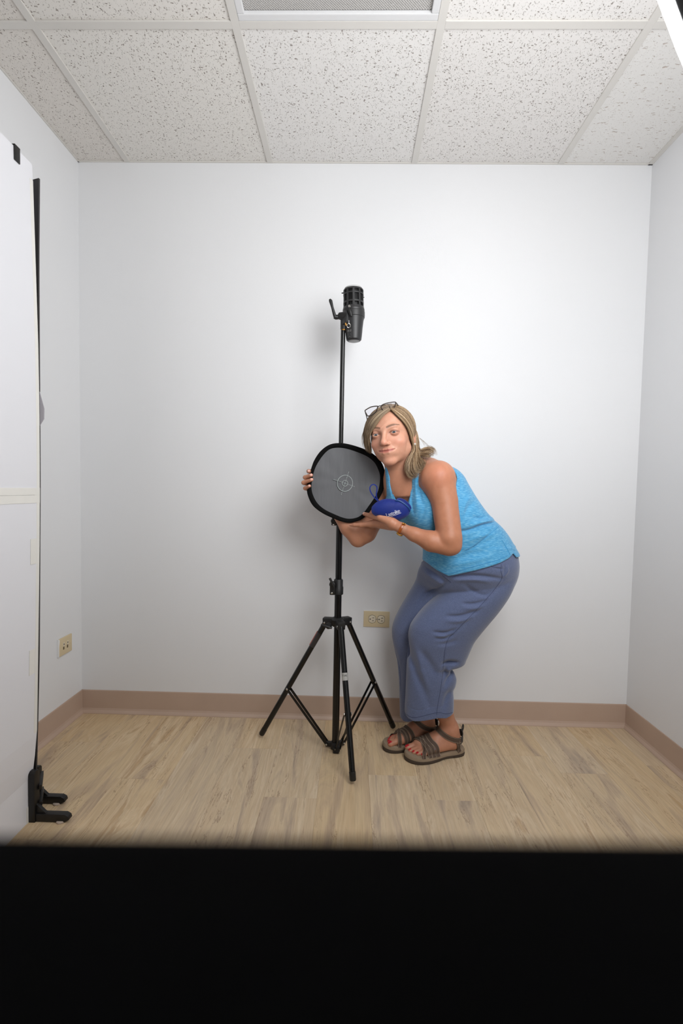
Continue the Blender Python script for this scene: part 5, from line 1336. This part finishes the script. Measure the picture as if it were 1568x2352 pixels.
def sheet(guides, n, rad, jit, seed, curl=0., cpal=None, ends=.35):
    """strands between neighbouring guide lines; each guide is a list of (u, v, Y)"""
    rg = np.random.default_rng(seed)
    Gd = [catmull([at(*p) for p in g], 5) for g in guides]
    m = 26; R = []
    for g in Gd:
        d = np.r_[0, np.cumsum(np.linalg.norm(np.diff(g, axis=0), axis=1))]; t = np.linspace(0, d[-1], m); R.append(np.c_[[np.interp(t, d, g[:, k]) for k in range(3)]].T)
    R = np.array(R); k = len(R)
    s = rg.uniform(0, k-1, n); i = np.minimum(s.astype(int), k-2); fr = (s-i)[:, None, None]
    P = R[i]*(1-fr)+R[i+1]*fr
    tt = np.linspace(0, 1, m)[None, :, None]
    P = P+rg.normal(0, jit, (n, 1, 3))*(.25+.75*tt)
    ph = (np.floor(s*2.5)*1.7)[:, None]+rg.normal(0, .45, (n, 1)); fq = 1.7+.25*np.sin(np.floor(s*2.5)*2.3)[:, None]+rg.normal(0, .08, (n, 1))
    P[:, :, 0] += curl*np.sin(fq*6.28*tt[:, :, 0]+ph)*tt[:, :, 0]**1.5; P[:, :, 1] += curl*np.cos(fq*6.28*tt[:, :, 0]+ph)*tt[:, :, 0]**1.5
    L_ = rg.uniform(1-ends, 1.0, n)
    rr = rad*rg.uniform(.6, 1.25, n)
    q = np.linspace(0, 1, m)[None, :]*L_[:, None]*(m-1); q0 = np.minimum(q.astype(int), m-2); fq_ = (q-q0)[:, :, None]
    P = np.take_along_axis(P, q0[:, :, None].repeat(3, 2), 1)*(1-fq_)+np.take_along_axis(P, (q0+1)[:, :, None].repeat(3, 2), 1)*fq_
    P = push_out(P, rg.uniform(.0045, .0095, (n, 1)))
    T = np.gradient(P, axis=1); T /= np.linalg.norm(T, axis=2)[:, :, None]+1e-9
    up = np.array([.3, -.8, .5]); A = np.cross(T, up); A /= np.linalg.norm(A, axis=2)[:, :, None]+1e-9; B = np.cross(T, A)
    prof_ = (np.minimum(1, np.linspace(0, 1, m)*8+.4)*np.clip((1-np.linspace(0, 1, m))*3.5, .12, 1))[None, :, None]*rr[:, None, None]
    V = np.stack([P+(math.cos(a)*A+math.sin(a)*B)*prof_ for a in (0, 2.094, 4.189)], 2).reshape(-1, 3)
    bi = (np.arange(n)[:, None, None]*m+np.arange(m-1)[None, :, None])*3; c = np.arange(3)[None, None, :]; c2 = (c+1) % 3
    Q = np.stack([bi+c, bi+c2, bi+3+c2, bi+3+c], -1).reshape(-1, 4)
    pal = np.array([lin(x) for x in (cpal or ((138, 113, 84), (166, 140, 108), (114, 90, 67), (190, 168, 138), (92, 72, 54), (150, 124, 94)))])
    cc = pal[rg.integers(0, len(pal), n)]*rg.uniform(.9, 1.1, (n, 1))
    return V, Q, np.repeat(cc, m*3, 0)
YF = -.49
S = []
LIGHT = ((146, 123, 95), (168, 145, 114), (124, 102, 78), (192, 172, 144), (104, 84, 64))
# swept fringe and image-left side
S.append(sheet([[(896, 946, -.500), (886, 949, -.515), (874, 962, -.517), (862, 980, -.508), (852, 994, -.492), (848.5, 1010, -.475), (852, 1038, -.455)],
                [(894, 943, -.495), (880, 946, -.508), (866, 960, -.506), (854, 978, -.492), (846, 995, -.475), (844, 1012, -.460), (849, 1040, -.445)],
                [(893, 938, -.482), (876, 941, -.490), (860, 953, -.484), (848, 970, -.472), (840.5, 992, -.460), (838.5, 1012, -.448), (842, 1036, -.438)],
                [(892, 934, -.460), (874, 937, -.462), (856, 948, -.456), (843, 968, -.445), (837, 992, -.435), (836, 1014, -.428), (840, 1034, -.425)],
                [(893, 931, -.430), (874, 935, -.425), (856, 947, -.418), (844, 966, -.41), (838, 992, -.40), (838, 1016, -.395), (842, 1036, -.39)]], 1100, .00075, .0016, 1, .0018, LIGHT, .14))
# image-right side: part, past the temple and over the ear, to curls on the collarbone
S.append(sheet([[(897, 946, -.500), (907, 956, -.512), (918, 969, -.508), (927, 984, -.492), (932, 999, -.478), (937, 1014, -.468), (941, 1030, -.462), (936, 1050, -.468), (932, 1070, -.476), (933, 1088, -.482), (944, 1101, -.486), (955, 1098, -.488)],
                [(897, 943, -.495), (911, 953, -.505), (924, 968, -.496), (933, 984, -.478), (938, 1000, -.462), (943, 1016, -.455), (947, 1032, -.455), (941, 1052, -.468), (938, 1072, -.482), (944, 1090, -.492), (957, 1094, -.496), (966, 1086, -.492)],
                [(897, 938, -.482), (914, 947, -.488), (928, 963, -.478), (939, 981, -.462), (946, 998, -.448), (950, 1014, -.442), (953, 1031, -.446), (949, 1052, -.466), (950, 1070, -.484), (959, 1084, -.496), (969, 1084, -.496), (973, 1074, -.490)],
                [(897, 934, -.460), (914, 942, -.462), (930, 958, -.452), (943, 977, -.440), (952, 995, -.430), (956, 1012, -.428), (958, 1028, -.436), (958, 1048, -.458), (963, 1064, -.478), (970, 1076, -.488), (974, 1066, -.484), (972, 1054, -.476)],
                [(897, 931, -.430), (915, 937, -.43), (932, 953, -.42), (946, 974, -.41), (956, 995, -.405), (959, 1012, -.405), (960, 1028, -.415), (963, 1044, -.44), (969, 1056, -.462), (974, 1066, -.476), (974, 1058, -.474), (970, 1048, -.468)]], 1300, .00075, .0020, 2, .0062, None, .22))
# darker under-layer beside the neck
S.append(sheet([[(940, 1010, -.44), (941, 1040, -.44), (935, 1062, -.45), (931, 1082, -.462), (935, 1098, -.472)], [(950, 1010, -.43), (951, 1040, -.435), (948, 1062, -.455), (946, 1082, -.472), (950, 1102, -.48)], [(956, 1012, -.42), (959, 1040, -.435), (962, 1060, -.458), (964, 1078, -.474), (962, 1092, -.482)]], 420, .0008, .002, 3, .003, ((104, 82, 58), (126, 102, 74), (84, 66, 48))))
# lock thrown back over the shoulder
S.append(sheet([[(957, 1010, -.41), (959, 1026, -.415), (966, 1033, -.425), (978, 1028, -.435), (992, 1029, -.44), (1001, 1037, -.445), (1007, 1046, -.45)],
                [(958, 1012, -.415), (960, 1030, -.425), (967, 1038, -.438), (979, 1033, -.448), (990, 1034, -.455), (998, 1041, -.46), (1000, 1047, -.465)],
                [(957, 1016, -.42), (960, 1034, -.43), (967, 1043, -.445), (978, 1041, -.46), (988, 1043, -.468), (994, 1047, -.472), (986, 1050, -.474)],
                [(956, 1020, -.425), (960, 1038, -.435), (966, 1047, -.45), (975, 1049, -.466), (984, 1050, -.475), (978, 1051, -.478), (972, 1049, -.476)]], 380, .0007, .0016, 4, .0025))
# crown, front to back
S.append(sheet([[(897, 944, -.497), (893, 934, -.468), (884, 931, -.43), (872, 938, -.38), (862, 955, -.345)], [(897, 944, -.497), (898, 932, -.465), (898, 928.5, -.43), (896, 934, -.38), (894, 950, -.34)], [(897, 944, -.497), (904, 934, -.465), (914, 932, -.43), (924, 942, -.38), (930, 960, -.345)]], 420, .0008, .002, 5, .001, LIGHT))
# inner hair beside the far cheek
S.append(sheet([[(872, 958, -.470), (858, 978, -.462), (851, 1000, -.45), (850, 1018, -.44), (854, 1042, -.43)], [(866, 956, -.455), (852, 978, -.448), (846, 1000, -.44), (846, 1018, -.43), (851, 1042, -.42)], [(860, 956, -.44), (848, 980, -.43), (842, 1002, -.42), (842, 1020, -.415), (847, 1040, -.41)]], 420, .0008, .0015, 8, .0015, ((136, 112, 82), (112, 90, 66), (154, 132, 98)), .1))
# loose flyaways
S.append(sheet([[(848, 968, -.45), (838, 985, -.44), (831, 1002, -.435), (831, 1020, -.43), (838, 1034, -.43)], [(845, 962, -.45), (836, 985, -.44), (834, 1005, -.435), (834, 1020, -.43), (836, 1034, -.43)]], 14, .00035, .0015, 6, .001, LIGHT))
S.append(sheet([[(955, 998, -.42), (962, 1010, -.42), (966, 1022, -.425), (972, 1028, -.43)], [(985, 1029, -.44), (1000, 1030, -.44), (1008, 1038, -.445), (1010, 1046, -.45)]], 14, .00035, .003, 7, .001, LIGHT))
n0 = 0; VV, QQ, KK = [], [], []
for v, q, c in S: VV.append(v); QQ.append(q+n0); KK.append(c); n0 += len(v)
st_ = mk('hair_strands', np.concatenate(VV), np.concatenate(QQ), M_hair, hair, angle=180); st_['kind'] = 'stuff'
color_attr(st_.data, np.concatenate(KK))

# ------------------------------------------------------------------ eyeglasses pushed up on the head
M_frame = mat('tortoise_frame', (58, 48, 42), .3, var=.4, vscale=160, spec=.6)
M_lensg = bpy.data.materials.new('spectacle_lens'); M_lensg.use_nodes = True
nt = M_lensg.node_tree; b = nt.nodes['Principled BSDF']; b.inputs['Base Color'].default_value = (.93, .92, .95, 1); b.inputs['Roughness'].default_value = .03
b.inputs['Transmission Weight'].default_value = 1; b.inputs['IOR'].default_value = 1.03
gl = thing('eyeglasses', at(880, 940, -.47), 'dark tortoiseshell eyeglasses pushed up on top of her head', 'eyeglasses')
def gy(u): return -.505+abs(u-878)*.00035
LA = [(838, 944), (842, 940), (853, 934.5), (867, 933), (866, 938), (863.5, 945), (856, 952), (845, 955.5), (841.5, 951)]
LB = [(875, 933), (880, 929), (892, 925), (907, 923.5), (908, 927), (905, 936), (900, 940.5), (890, 942), (880, 942), (876.5, 938.5)]
for lab, poly in (('lens', LA), ('lens', LB)):
    w = catmull([at(u, v, gy(u)+(v-935)*.0006) for u, v in poly], 5, True)
    G().tube(w, .0018, 8, closed=True).build('rim', M_frame, gl)
    c = w.mean(0); n = len(w); yo = np.array([0, .0006, 0]); v = [c-yo]+[p-yo for p in w]+[c+yo]+[p+yo for p in w]
    f = [[0, 1+i, 1+(i+1) % n] for i in range(n)]+[[n+1, n+2+(i+1) % n, n+2+i] for i in range(n)]+[[1+i, n+2+i, n+2+(i+1) % n, 1+(i+1) % n] for i in range(n)]
    mk('lens', v, f, M_lensg, gl)
G().tube(catmull([at(866.5, 935, gy(867)), at(871, 932.5, -.508), at(876, 932.5, gy(876))], 4), .0017, 8).build('bridge', M_frame, gl)
G().tube([at(866, 939, gy(866)), at(865, 944, gy(865)+.006)], .0016, 8).build('nose_pad', M_frame, gl)
G().tube([at(877, 939, gy(877)), at(879, 944, gy(878)+.006)], .0016, 8).build('nose_pad', M_frame, gl)
G().tube(catmull([at(908, 924.5, gy(908)), at(911, 927, -.485), at(915, 934, -.455), at(921, 943, -.42), at(930, 956, -.38)], 5), .0019, 8).build('temple', M_frame, gl)
G().tube(catmull([at(838.5, 944, gy(838)), at(839, 948, -.48), at(841.5, 956, -.455), at(843, 964, -.42), at(846, 980, -.38)], 5), .0017, 8).build('temple', M_frame, gl)
